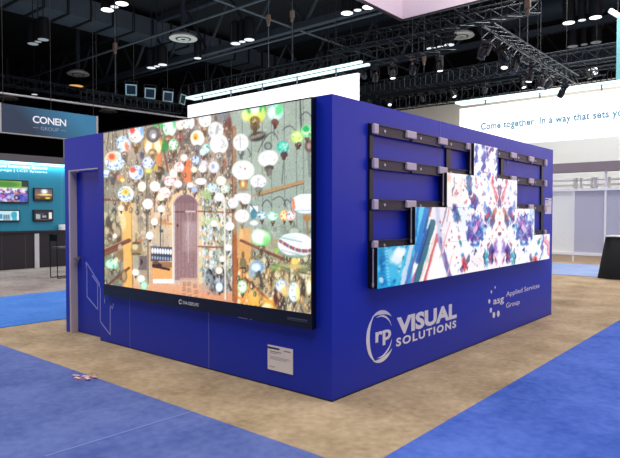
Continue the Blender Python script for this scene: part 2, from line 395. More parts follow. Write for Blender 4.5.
def paint_lanterns(co, U, V):
    PX, PY = to_px(co); c = Canvas(PX, PY, (128, 122, 108)); g = nrs
    # back walls of the shop
    c.grad(98, 80, 124, 330, (172,160,138), (104,106,88)); c.grad(122, 80, 160, 330, (164,150,128), (166,146,120))
    c.grad(158, 80, 234, 200, (136,122,110), (182,156,134)); c.grad(230, 80, 320, 250, (158,170,158), (150,166,156))
    c.grad(230, 238, 320, 330, (160,152,122), (156,136,104)); c.grad(150, 190, 234, 330, (214,180,146), (206,150,110))
    for x in (242,251,262,271,284,296,303): c.line(x, 90, x+1, 250, .8, (96,108,104), .7)
    c.line(300,92,301,140,1.4,(70,80,80),.8)
    for x in (109,114,119): c.line(x, 130, x-1, 240, .7, (110,106,96), .6)
    # clutter textures
    def clutter(x0,x1,y0,y1,n,cols,r0,r1,a=.7,tall=1.2):
        for _ in range(n):
            r = g.uniform(r0,r1); c.ell(g.uniform(x0,x1), g.uniform(y0,y1), r*g.uniform(.6,1.2), r*tall*g.uniform(.7,1.3), cols[g.randint(len(cols))], .5, a)
    mid = [(92,78,70),(132,104,88),(176,148,120),(70,66,66),(206,190,170),(150,90,70),(110,120,120)]
    clutter(150,236,118,205,330,mid,1.2,3.4,.75)
    clutter(104,150,140,215,60,[(120,112,96),(150,138,120),(92,88,76),(174,160,136)],1.5,4,.45,2)
    clutter(104,124,210,292,90,[(70,78,58),(120,116,84),(160,150,120),(92,62,44),(190,180,150),(50,56,48)],1.2,3.6,.7,1.5)
    clutter(133,174,205,250,80,[(190,170,140),(160,150,140),(214,196,160),(120,110,100),(230,214,186)],1.2,3,.6)
    cool = [(210,222,226),(150,172,178),(96,112,116),(236,240,236),(176,200,160),(120,140,110),(190,206,214)]
    clutter(199,233,184,285,420,cool,.9,2.3,.75,1.5)
    clutter(235,312,255,315,230,[(96,84,52),(160,132,84),(196,176,128),(74,58,44),(220,206,168),(130,138,96),(52,46,44)],1.3,4,.7,1.9)
    clutter(250,312,228,262,70,[(120,130,116),(160,160,140),(96,104,92),(180,184,170)],1.5,4,.5)
    # fine broken texture of metalwork, glass and wood
    fine = [(60,54,48),(250,244,228),(150,120,90),(96,100,96),(206,190,160),(230,220,200),(84,66,54)]
    for (x0,x1,y0,y1,n,al) in ((104,150,140,292,420,.5),(148,236,118,205,520,.65),(150,175,222,262,110,.5),(199,236,184,296,520,.6),(236,312,252,313,620,.6),(236,312,98,252,260,.3)):
        for _ in range(n): c.ell(g.uniform(x0,x1),g.uniform(y0,y1),g.uniform(.35,.9),g.uniform(.4,1.5),fine[g.randint(7)],.6,al)
    # orange pillar, left shelves
    c.grad(124,200,132,292,(240,188,110),(236,170,78)); c.line(122,200,127,292,4,(232,176,104),.8); c.line(131.5,208,133,290,1.2,(170,104,50),.9)
    c.line(134,206,137,292,6,(222,196,150),.7)
    for a in ((104,199.6,120,200,2.4),(103,252,129,240.5,4.2),(103,256,118,249,2),(109,284,129,268,2.6)): c.line(a[0],a[1],a[2],a[3],a[4],(112,66,48),.95)
    c.line(104,249,128,238.5,1,(190,140,104),.8)
    for x,y in ((106,216),(114,226),(118,219),(107,230),(120,248),(119,258)): c.ell(x,y,2,4,(206,188,156),.5,.8)
    c.ell(108,222,2.4,6,(60,58,50),.5,.8); c.ell(120.5,211,2.8,6,(250,214,170),.5,.9); c.ell(123,222,3,9,(250,220,160),.6,.8); c.ell(117,232,3.6,5,(196,170,140),.5,.8); c.ell(115,236,2,2.5,(250,236,220),.5)
    c.ell(120,255,3.2,5.5,(140,108,70),.5,.9); c.ell(124,276,3.2,6.5,(120,92,56),.5,.9); c.ell(124,276,1.8,4.5,(190,160,110),.5,.8)
    # doorway
    for w,col in ((4.5,(232,196,150)),(1.2,(196,176,168))):
        c.rect(174-w,206,197.6+w,290,col); c.ell(185.8,206,11.8+w,11.5+w,col,.1)
    c.grad(174,204,197.6,280,(142,108,108),(172,134,128)); c.ell(185.8,206,11.8,11.3,(128,98,104),.1)
    c.rect(174,203,197.6,280,(146,114,114),.8)
    for x in (177.5,181,185,189,193.4): c.line(x,199,x,278,.7,(112,84,90),.6)
    c.grad(183,222,197,252,(196,176,180),(178,148,146),.55,5); c.line(174.5,212,197,211.5,1.4,(92,64,66),.9); c.line(186,211.6,195,211.6,1.7,(214,196,192),.9)
    c.line(188,213,188.5,262,1.2,(206,190,190),.5); c.line(191.5,214,186,240,.7,(220,206,206),.4); c.ell(177.5,225.5,1,1.6,(60,46,56))
    c.line(174.4,206,174.4,286,1,(216,206,206),.8); c.line(197.8,206,197.8,282,1,(206,196,190),.8)
    c.rect(180,278,198,284,(206,168,140),.8)
    # shelves to the right of the door
    for y in (211.6,246.8): c.line(198.6,y-.3,232,y+1,1.8,(140,84,62),.85)
    for y in (196,204,219,228,238,254,262,270):
        for x in np.arange(200,232,2.7): c.ell(x+g.uniform(-.5,.5), y+g.uniform(-1,1), 1, 2.1, cool[g.randint(len(cool))], .4, .85)
    for x in (204,208,213,217): c.ell(x,223+g.uniform(-6,6),2,4.5,(186,206,140),.6,.6)
    # shelves and box to the left of the door
    c.line(151,222,172,224,2,(206,132,72),.9); c.grad(151,226,172,246,(206,184,150),(190,180,160),.7)
    c.line(151,246.5,172,248,1,(90,96,120)); c.rect(151,247,172,253,(72,82,110)); c.rect(151,253.5,172,261,(60,66,82))
    for x in np.arange(152.5,172,2.6): c.ell(x,250.5+(x-152)*.08,1.2,2.8,(240,244,250),.3); c.ell(x,257.5+(x-152)*.08,.9,1.8,(150,160,186),.4)
    c.rect(152,262,172,268,(150,108,72)); c.rect(153,268,172,279,(232,164,96)); c.ell(157,265.5,5,2.6,(52,34,30)); c.line(157,267,169,269.5,2.4,(52,34,30)); c.ell(156,262.5,3,2,(110,70,50))
    c.rect(153,279,173,283.5,(246,240,236)); c.line(172.6,205,173.4,284,1.5,(236,220,206),.9)
    c.line(160,226,160.5,246,.6,(80,76,80),.8); c.line(163,229,163,247,.6,(80,76,80),.8); c.ell(161.5,231,2,1.5,(80,90,100))
    c.rect(138,256,147,270,(96,84,92),.8); c.ell(140,262,3,3,(60,46,46)); c.ell(140,240,3.2,1.4,(210,120,70),.4,.8)
    c.line(148,205,148.5,292,2.4,(132,116,92),.95); c.line(149,205,149.6,292,.7,(220,206,176),.8)
    # floor at the bottom
    c.grad(133,284,236,318,(222,164,124),(196,128,92),.95,3)
    for x,y in ((184.5,284),(189,284),(195,286),(184,289),(189,290),(196,292),(184,295),(190,296.5),(196,298)): c.rect(x-1.7,y-2,x+1.7,y+2,(150,112,98),.75); c.rect(x-1,y-1,x+1,y+.5,(196,164,140),.7)
    c.line(133,289,172,296,1,(236,196,166),.7)
    # dark heap, chairs
    c.ell(217,281,9,12,(62,62,72),.6,.9); c.ell(209,278,5,8,(150,160,160),.8,.8); c.line(210,270,222,292,2,(30,32,42)); c.line(222,268,231,290,2.2,(44,42,52)); c.ell(226,283,4,8,(110,112,116),.7,.8); c.ell(205,287,5,4,(180,160,146),.7,.8)
    clutter(206,231,268,294,60,[(96,104,112),(180,186,188),(46,46,54),(134,132,130)],.8,2,.6)
    c.line(224.4,200,225.4,299,1.7,(226,220,204),.9); c.line(226,200,227,299,.6,(120,106,90),.8)
    c.line(234.3,128,235,300,4.2,(158,116,84),.9); c.line(234.6,236,235.4,301,4.2,(168,92,46),.95); c.line(232.2,130,232.8,301,.8,(92,62,48),.9)
    # tan panel with pointed motifs, shelves at right
    c.grad(238,228,251,304,(216,164,106),(224,150,66),.95); c.ell(241.5,236,2,7,(240,196,140),.5,.6)
    c.line(258,194,303,181.5,3.4,(176,140,98),.95); c.line(258,196.3,303,183.8,1,(96,80,62),.9); c.line(240,200,262,192.5,2.2,(168,130,94),.8)
    c.line(241,240.5,283,259,3,(120,74,56),.95); c.line(243,238.5,283,256.6,.8,(200,160,120),.7)
    c.line(245,278,275,306,2.6,(132,72,48),.9); c.line(247,275.5,278,303,.9,(206,150,96),.7)
    c.ell(262,304,14,7,(250,176,60),.8,.9); c.ell(254,296,6,6,(246,190,90),.8,.8); c.ell(266,306,5,3,(255,236,190),.7,.8)
    c.ell(292,268,21,5,(128,132,92),.3,.9); c.ell(290,266.5,18,2.5,(166,166,124),.4,.9); c.line(262,262,312,275,1,(84,84,60),.8); c.ell(277,268,5,2,(120,170,70),.6,.8)
    for x,y,rx,ry,cc in ((270,282,2,8,(74,56,46)),(276,296,2.6,9,(84,36,34)),(281,305,3.5,7,(88,40,40)),(303,290,2.6,9,(66,54,50)),(286,278,3,6,(196,164,120)),(299,275,6,1.3,(200,190,150)),(268,290,3,7,(200,170,124)),(306,305,5,7,(150,146,120)),(262,284,2.4,6,(70,76,66))): c.ell(x,y,rx,ry,cc,.5,.9)
    c.line(287,275,288,312,1.4,(190,186,160),.9); c.line(297,276,298,312,1,(160,150,124),.9)
    # hanging rods at right
    rods = [(258,152,270,133,278,140),(243,152,247,148,251,156),(283,130,290,126,296,132),(300,118,306,112,312,118),(262,206,267,200,272,207),(286,207,281,197,273,200),(295,212,288,200,284,205)]
    for a in rods:
        pp = [((1-t)**2*a[0]+2*t*(1-t)*(2*a[2]-(a[0]+a[4])/2)+t*t*a[4], (1-t)**2*a[1]+2*t*(1-t)*(2*a[3]-(a[1]+a[5])/2)+t*t*a[5]) for t in (0,.15,.3,.45,.6,.75,.9,1)]
        for p_, q_ in zip(pp, pp[1:]): c.line(p_[0],p_[1],q_[0],q_[1],1,(74,80,80),.85)
    c.line(274,127,274,136,.8,(80,80,80)); c.line(284,157,282,184,1,(96,104,100),.9); c.line(300,98,302,132,1.2,(78,84,84),.9); c.line(308,140,310,176,3,(104,110,108),.6); c.ell(257.5,136.5,9,4.6,(60,56,52),.4,.95,-.25); c.ell(257,136,6,2,(120,116,108),.6,.8,-.25)
    for k in range(9): c.ell(250+k*1.9,138.5-k*.7,.8,2,(146,140,128),.4,.7)
    c.ell(228,127,4,12,(116,66,54),.5,.9); c.ell(223,114,6,8,(122,136,150),.6,.7); c.ell(229,146,3,12,(96,84,80),.5,.8)
    c.ell(276,99,22,1.6,(88,84,76),.5,.9)
    c.ell(309,146,4.5,6.5,(110,86,84),.3,.9); c.ell(309,146,2,3,(190,170,160),.5,.7)
    # pillar and cords in the middle
    for x,y0,y1 in ((109.5,128,150),(113,128,150),(124,118,136),(147,170,235),(155,192,212),(161,212,248),(205,200,215)): c.line(x,y0,x-.5 if x>112 else x-3,y1,.8,(60,56,52),.85)
    c.ell(159,158,3,14,(226,128,58),.5,.8,-.25); c.line(163,146,168,172,2,(120,62,40),.8)
    c.rect(184,160,190.5,182,(232,110,56)); c.ell(187,175,4,8,(240,130,80),.6,.8)
    c.ell(158,124,5,5,(60,190,90),.5); c.ell(166,140,3,10,(50,160,76),.5,.8,.2); c.ell(151,118,4,5,(40,170,90),.5,.8)
    for _ in range(240):
        x = g.uniform(108,236); y = g.uniform(120,214)
        if 172 < x < 200 and y > 192: continue
        q = g.uniform(1.2,3); cc = [(70,60,54),(104,88,66),(54,50,56),(130,108,80)][g.randint(4)]
        c.ell(x,y,q*.8,q*1.2,cc,.3,.6); c.ell(x-q*.2,y-q*.2,q*.3,q*.5,(220,206,176),.6,.7); c.line(x,y-q*3.5,x,y-q,.5,(60,56,54),.6)
    for _ in range(120):
        x = g.uniform(238,311); y = g.uniform(255,312); q = g.uniform(1,2.6)
        c.ell(x,y,q,q*1.7,[(64,54,40),(110,88,54),(56,60,56),(236,226,190),(206,150,80)][g.randint(5)],.3,.65); c.ell(x-q*.2,y,q*.3,q*.9,(240,226,190),.6,.6)
    # cap(dark base) and globes
    def cap(x,y,r,col=(112,92,68)):
        c.ell(x,y,r,r*.95,col,.25,.95); c.ell(x-r*.2,y-r*.1,r*.45,r*.4,tuple(min(255,k+80) for k in col),.6,.8); c.ell(x,y+r*1.1,r*.45,r*.8,tuple(int(k*.75) for k in col),.4,.9)
        for k in range(5): c.ell(x+g.uniform(-.7,.7)*r,y+g.uniform(-.6,.6)*r,.5,.7,tuple(int(q*.5) for q in col),.5,.8)
    def globe(x,y,rx,ry,core=(255,255,252),rim=(232,230,226),sp=None,n=0,rot=0,capr=0,capc=(112,92,68),glow=.14):
        if capr == 0: capr = rx*.42
        if glow: c.ell(x,y,rx*1.35,ry*1.3,(250,240,224),.9,glow,rot)
        if capr: cap(x+.3,y+ry+capr*.45,capr,capc)
        c.ell(x,y,rx,ry,rim,.16,1,rot); c.ell(x,y,rx*.8,ry*.8,core,.5,1,rot)
        for k in range(n):
            a=g.uniform(0,6.28); q=g.uniform(.35,.88); c.ell(x+rx*q*math.cos(a),y+ry*q*math.sin(a),g.uniform(.5,1.3),g.uniform(.5,1.3),sp[g.randint(len(sp))],.6,.75)
    multi=[(70,130,200),(120,180,220),(230,120,70),(240,190,90),(60,150,180)]; bl=[(110,160,210),(80,120,180),(160,200,230)]
    gr=[(200,196,190),(180,176,176),(214,206,200)]; W=(255,255,252)
    globe(106.5,173.6,5,4.2,(225,240,255),(130,180,235),bl,5,capr=0); cap(113,176,5,(100,92,84)); c.ell(120,178,3.4,3,(214,150,60),.5,.9); c.ell(122.5,180,2,2,(250,220,120),.5); c.ell(117,176,2.4,3,(190,130,150),.5,.8)
    globe(114.6,160.8,10.2,9.6,(248,244,236),(196,220,232),bl,40,.3,capr=0); c.ell(112,157,5.2,4.4,(248,170,110),.8); c.ell(111.7,156.6,2.8,2.8,(222,84,42),.6)
    globe(123.4,144.5,6.8,8.8,(250,250,250),(170,206,236),bl,22,-.35,0); cap(125,154.5,3.6,(140,120,100)); c.ell(126.8,146.8,2,5,(232,120,70),.7,.9,-.2)
    globe(136,133.5,7.6,9.5,(255,250,248),(200,216,236),multi,14,0,4.6,(132,100,60)); c.ell(132.2,129.5,2.6,4.4,(226,80,60),.6); c.ell(141.6,131,1.8,4.5,(110,160,226),.6,.8)
    c.ell(153,144.5,9,10,(232,170,70),.2); c.ell(148.6,146,3.2,7,(255,250,220),.5,1,.2); c.ell(157.6,146,3.2,7,(255,246,200),.5,1,-.2); cap(152.6,153,4.6,(150,124,84))
    c.ell(153,134.6,7,8,(96,88,82),.2); c.ell(153,134.6,4,5,(150,146,150),.5); c.ell(153.6,136,2,2.2,(250,250,255),.5)
    globe(169.6,127.5,6.8,9,(255,255,250),(190,236,206),[(90,200,130),(150,220,170)],10); cap(168.6,139,4.4,(142,100,62)); c.ell(175,122,2.6,6,(70,190,110),.6,.8)
    globe(180,124.5,4.4,5.6,(255,240,230),(236,190,180),[(230,150,140)],5); cap(180,137,3.8,(150,96,86))
    globe(188.5,122.5,6,7.6,(255,250,252),(240,214,220),[(240,170,160),(120,190,160)],6); cap(188.6,131.5,3.6,(120,104,96)); cap(190.5,138,2.6,(110,76,66))
    globe(197.4,138.3,7,8.2,W,(244,232,206),None,0); c.ell(195.6,136.8,2.8,3.6,(246,180,60),.7); c.ell(195.3,138,1.2,1.6,(214,110,50),.6); cap(197.4,148.6,4.2,(112,104,104))
    globe(205,119.5,6.4,7.8,W,(240,236,226),gr,8,0,4.2,(134,104,74))
    globe(215.7,130.8,7.6,9,W,(226,230,230),gr,8); c.ell(217,131,1.6,7,(150,156,156),.6,.8,.15); c.ell(211,133,1.6,2.4,(170,180,190),.6,.8)
    globe(219,144,9.2,10,W,(244,244,240),gr,5); c.line(222,140,226,146,.9,(150,150,150),.7); c.line(226,146,221,148,.9,(150,150,150),.6); cap(219.5,156.6,5,(146,140,130))
    globe(173.2,144.6,4.6,5.6,(244,255,240),(150,220,170),[(60,170,100)],8,capr=3.6); 
    c.ell(165,147,3,6,(40,140,60),.5,.8)
    globe(206,148.5,4,5,(240,255,250),(120,200,180),[(60,170,110),(80,140,210)],8)
    cap(203.6,156,3.2,(90,74,80)); globe(196,160,4,4.8,(200,214,240),(90,120,190),[(240,240,255),(50,80,160)],9)
    for a in ((184,157.7,3.6,3.6,(255,236,228)),(202.8,152,3.2,3.6,(214,250,240)),(204,163,3,3,(214,214,236)),(194,169.5,3,3,(255,246,210)),(202.6,168.4,4,4.2,(238,240,255)),(213.9,167,5.4,6,(232,232,248)),(173.4,173.5,4,4.6,(255,250,226)),(200.8,181.4,5.8,3.4,W),(190.2,185,3.2,2.8,(255,240,236)),(177.9,184,4.2,3.8,(255,246,244)),(221,180.7,5,4.8,(255,252,226)),(219,197,5,4.4,(236,246,250)),(194.4,189.6,3.2,3,(170,190,230))): globe(*a[:4],a[4],tuple(int(k*.88) for k in a[4]),None,0,capr=2.2,capc=(120,96,84),glow=.3)
    c.ell(213,166.5,1.8,2.4,(150,156,190),.6,.8)
    globe(179,167,5.2,5,(255,244,240),(244,196,190),[(230,150,150)],8); globe(169.3,181,5.6,5.2,(255,240,238),(244,200,200),[(226,150,150),(214,120,120)],10,capr=2.6)
    globe(164.5,192.6,6,5.6,(255,248,244),(240,210,200),[(226,150,140)],8,capr=3); globe(160.8,197,3.8,3.8,(255,250,220),(240,226,180))
    globe(212,188,5.4,4.6,(226,246,255),(170,206,220),bl,8,capr=3); globe(225,189,4.6,4,(240,250,236),(190,206,190),[(150,180,140)],8,capr=2)
    c.ell(205,193,6,4,(190,206,140),.7,.7); c.ell(208,197,4,3,(140,180,120),.7,.7)
    cap(159.5,171,5,(86,70,50)); c.ell(156,168,2,4,(214,180,60),.5,.8)
    globe(147.8,163,5.4,6,(240,246,255),(196,206,226),bl,14,capr=4,capc=(170,160,90)); c.ell(148.5,170.5,3.4,2.6,(220,220,120),.6,.9); c.ell(142,155,2.2,3.4,(60,64,110),.5,.8)
    globe(136.2,172.5,7.3,7.3,(248,246,250),(206,212,232),bl,16,capr=3.2,capc=(134,112,96)); c.ell(132.8,169.8,2.8,2.9,(224,90,56),.6); c.ell(140.5,172,1.8,4,(90,130,200),.7,.7)
    c.ell(142,186.5,4,5,(250,246,214),.25); globe(155,186.4,5.2,5.2,W,(250,244,220),None,0,capr=2.6)
    globe(125.9,194,8,8,(255,252,240),(206,224,230),multi[:2],30,capr=4,capc=(150,110,60)); c.ell(125.4,192,4,3.4,(246,206,90),.8); c.ell(125.8,192,1.5,1.5,(236,150,60),.6)
    globe(147.8,204,5.1,5.3,W,(250,248,236),None,0); globe(121,208,3.2,3,(255,226,214),(240,190,170)); globe(161,208.8,3.6,3.4,W,(246,240,220)); 
    for a in ((154.4,221.8,3.6,3.6),(149.7,235.5,3.8,4),(135.4,272.3,3.3,3.4),(141.3,278.8,3.5,3.6),(229.7,226.2,4.6,4.4),(213.8,223.6,3.5,3.3),(228.4,247.5,3.6,3.5),(222.3,259,2.8,3)): globe(*a,W,(252,250,240),None,0,capr=1.4)
    globe(144,285.5,3.6,4.6,(190,240,206),(110,190,140)); globe(219,270.5,3.6,3.6,(255,236,220),(246,206,180)); globe(219.2,287,3.6,5,(226,240,255),(170,200,226),capr=0); c.line(219.2,276,219.2,283,.9,(180,190,196))
    globe(111.6,264,6.4,5,(206,255,224),(120,206,150),[(80,170,120)],6); c.ell(116,260,2,3,(240,240,206),.5,.8)
    c.ell(136.3,249.3,5.6,7.4,(150,128,84),.25); c.ell(135,247,3,3,(214,200,160),.6); c.line(136.3,234,136.3,243,2,(120,106,74)); c.ell(136.3,243,4,1.4,(96,80,56),.4); c.ell(136.3,254,5,1.2,(96,80,56),.4); c.ell(136,262,4,7,(166,160,140),.5,.9); c.ell(136.3,236,1.6,3,(160,146,110),.5)
    # right hand group
    globe(254.6,112,11.4,12,(214,226,110),(196,206,90),None,0); 
    c.ell(248.3,107.5,5,7,(40,160,80),.35,1,.5); c.ell(261.5,106,4,8,(44,168,84),.35,1,-.35); c.ell(254.5,106,5,8,(250,255,246),.6); c.ell(245,115,3.5,6,(236,250,160),.7,.9); c.ell(263,113,2,6,(206,226,110),.6,.9); cap(255,121,5.2,(128,104,66)); 
    globe(275.4,112.4,7.8,8.6,(226,255,244),(150,226,206),[(255,255,255),(90,200,160)],12,.5); c.ell(279,110,3.4,5.6,(90,214,130),.7,.9,.5); c.ell(271.5,113,3,4,(250,255,255),.7); c.ell(274.8,122,3.4,3.4,(120,76,66),.3); c.ell(274.8,126,1.6,3.2,(90,60,56),.4)
    globe(282.6,147.4,6.4,6.6,(110,214,190),(60,180,160),[(230,255,250),(40,150,140)],16,.3); c.ell(284.2,154.6,3.6,3,(84,54,60),.3); c.ell(284.4,158,1.4,2,(70,50,54),.4)
    globe(297,137,6.4,6.6,(214,246,140),(150,210,100),[(110,190,90),(250,255,220)],12,-.4); globe(306.8,131,6.2,6.4,(206,250,200),(120,206,120),[(60,170,90)],8,-.3); c.ell(306,129,3.6,3,(40,170,100),.6,.95); cap(299,144.5,2.6,(100,80,70))
    globe(240.8,142.5,7.8,8.6,W,(226,232,232),gr,8,0,3.6,(110,120,116)); c.line(240,136,240.5,148,1,(140,150,150),.7); c.line(236,141,239,138,.8,(170,176,176),.7)
    globe(268.2,158.4,10,8.2,W,(230,236,236),gr,8,-.25); c.ell(269.6,167.5,4.4,2.6,(84,80,80),.3); c.ell(269.8,172,2.4,3.6,(120,116,112),.4); c.line(262,156,266,162,.7,(180,190,200),.8); c.ell(265,158,3,4,(214,220,228),.9,.6)
    c.ell(268,146,4,4,(70,76,74),.3,.8); c.ell(268,146,2.6,2.8,(140,154,146),.4)
    globe(243,170.2,11.2,9.8,W,(236,240,240),gr,6); c.ell(244.4,169,4.2,5.6,(190,190,196),.5,.6); c.ell(244.4,169,3,4.2,(255,250,250),.6); c.ell(245,168.6,.9,1,(226,90,80),.5); c.ell(243.5,184.6,4.2,4.2,(190,134,72),.35); c.ell(243,184,1.6,3,(244,214,150),.6); c.ell(243,190,5.6,2,(150,140,120),.5,.9)
    globe(258.3,181.4,8,6.6,W,(230,236,240),[(120,130,170)],4); c.ell(258,189,3.6,2.4,(130,134,128),.4,.9); c.line(258,191,258,200,1.4,(140,144,136),.8); c.line(258,178,258,185,.9,(150,156,180),.8)
    globe(242.5,197,8.4,4,W,(240,236,240)); 
    globe(233,203,5.2,5.4,W,(232,226,236),[(200,180,200)],5); globe(245.4,198.8,5,5.4,W,(236,226,236),[(220,190,206)],5)
    globe(242,216,7.4,6.4,W,(244,242,236),gr,3,0,2.8,(170,150,120))
    c.rect(250,206,258,212,(246,250,255),.9); c.line(250,204,258,214,1,(70,90,130)); c.ell(253.6,214,3,5,(70,130,150),.4); c.ell(254,223,4,2.4,(240,244,246),.5); globe(261.8,215,5,4.6,(230,240,250),(120,170,190),[(60,120,150)],8)
    globe(272.6,216,5.6,5,(226,255,240),(110,200,160),[(60,180,120),(255,255,255)],10); globe(284,215.4,4,5.4,(255,236,170),(236,180,90),[(220,90,60)],5); globe(290.6,215.4,5,5,(255,246,240),(236,180,170),[(210,70,60),(90,120,180)],8)
    c.ell(305,203.6,14,9.6,(244,246,250),.12); c.rect(300,194,316,213,(250,251,255)); c.line(293,200,294,208,2.8,(236,120,70),.9); c.line(291,198,291.6,211,1,(70,110,170),.8); c.line(296,211,312,210,1,(120,160,200),.7); c.ell(307,218,4,3.6,(170,124,80),.4); c.line(307,221,308,234,2.2,(150,120,84),.9)
    globe(261,237.6,9.8,8.2,(236,255,226),(120,206,120),None,0); c.ell(258,236,6,6.4,(250,255,248),.6); c.line(259,246,260,254,1,(120,110,96)); c.ell(266,241,3.6,5,(110,206,110),.8,.7)
    c.ell(277,250.5,2.6,2.4,(140,200,70),.5); c.ell(294,230,4,5,(126,134,118),.5); c.ell(294,236,10,3,(140,150,136),.4,.9); c.line(294,222,294,232,2,(120,124,110))
    c.ell(294,233,8,5,(120,132,120),.3); c.ell(294,231,5,3,(176,186,170),.4); c.ell(296,245,19,12.6,(140,160,156),.1); c.ell(296,244.6,18.2,11.8,(246,246,246),.1,1,.08); c.ell(290,238,9,3.4,(206,226,224),.7,.8); c.ell(300,253,10,2,(206,216,214),.7,.8)
    for k in range(22):
        t=k/21; x=280+33*t; y=241+9.5*math.sin(t*2.2)*.9+2*t; c.ell(x,y,1.4,1.9,[(196,70,60),(60,110,150),(230,140,90),(60,90,130)][k%4],.4,.9)
    c.line(279,237,302,242,.9,(90,150,150),.8); c.line(282,250,300,255,.9,(90,140,160),.6); c.ell(296,256.4,11,1.6,(120,150,130),.5,.7)
    c.ell(294.6,261.6,3.6,3.6,(240,206,110),.5); c.ell(294.5,266,6,2,(206,180,110),.5)
    c.ell(243,263,3.6,5.6,(128,112,76),.3); c.ell(243,255,1.6,4,(120,104,76),.4); c.ell(243,268,4,1,(80,66,46),.4)
    globe(242.3,286.6,4.8,6.6,(250,255,240),(140,200,120),[(90,170,100)],4); c.line(242.3,271,242.3,280,.8,(90,80,60))
    c.ell(257,267,7.2,6,(120,150,190),.5); globe(256,267.4,5.4,4.8,(220,240,255),(130,180,226)); c.ell(252,274,4,4,(150,174,190),.5,.8); c.line(259,272,262,284,3,(60,70,76),.9)
    globe(281,286,5.4,6.4,(240,250,255),(150,190,220),[(240,180,90),(90,140,190)],6); c.ell(284,291,3,4,(250,206,120),.6,.9); globe(294,292,5.6,10,(255,255,236),(190,206,206),[(120,170,200)],6); c.ell(298,293,2,8,(246,226,120),.6,.8); globe(309,287,2.8,8.5,(246,246,206),(190,180,120))
    # broad texture so that flat areas read as stone and cloth
    noise = g.normal(0, 7, c.C.shape[:1]); c.C = c.C + noise[:, None]
    c.C = np.clip(130+(c.C-130)*1.1+17, 0, 255)
    return c.linear()

# ---- big lantern display on the front wall
disp = thing('large_display', 'very large black framed display showing hanging glass lanterns, on the booth front', 'display', (-1.66, 0, .575))
SX0, SX1, SZ0, SZ1 = -3.287, -.172, .690, 2.418
MB().box((-3.292, -.042, .565), (-.162, -.001, 2.426)).build('housing', black_b, disp)
s = MB()
s.box((-3.296,-.054,.562), (-.160,-.04,SZ0)).box((-3.296,-.054,SZ1), (-.160,-.04,2.428)).box((-3.296,-.054,SZ0), (SX0,-.04,SZ1)).box((SX1,-.054,SZ0), (-.160,-.04,SZ1))
s.build('bezel', black_b, disp)
picture_mesh('screen', on_left(0), SX0, SX1, SZ0, SZ1, 430, 240, .049, paint_lanterns, disp)
letters('maker_name', 'DVA DISPLAYS', on_left(-.054), -1.83, .604, .24, .034, white_v, disp, bold=.0)
s = MB(); cu_, cv_ = -1.872, .622
for k in range(14):
    a0, a1 = R(30+k*22), R(30+(k+1)*22)
    s.prism([(cu_+.024*math.cos(a0), cv_+.024*math.sin(a0)), (cu_+.024*math.cos(a1), cv_+.024*math.sin(a1)), (cu_+.017*math.cos(a1), cv_+.017*math.sin(a1)), (cu_+.017*math.cos(a0), cv_+.017*math.sin(a0))], on_left(-.054), -.001, .002)
s.build('maker_emblem', white_v, disp)
MB().box((-.43,-.0555,.628), (-.21,-.053,.638)).box((-.43,-.0555,.616),(-.21,-.053,.620)).build('control_strip', mat('strip_grey',(90,92,100),.4), disp)
MB().box((-1.03,-.0555,.563), (-.91,-.050,.569)).box((-.88,-.0555,.563), (-.85,-.050,.569)).build('sensor', mat('sensor_grey',(120,130,160),.4), disp)

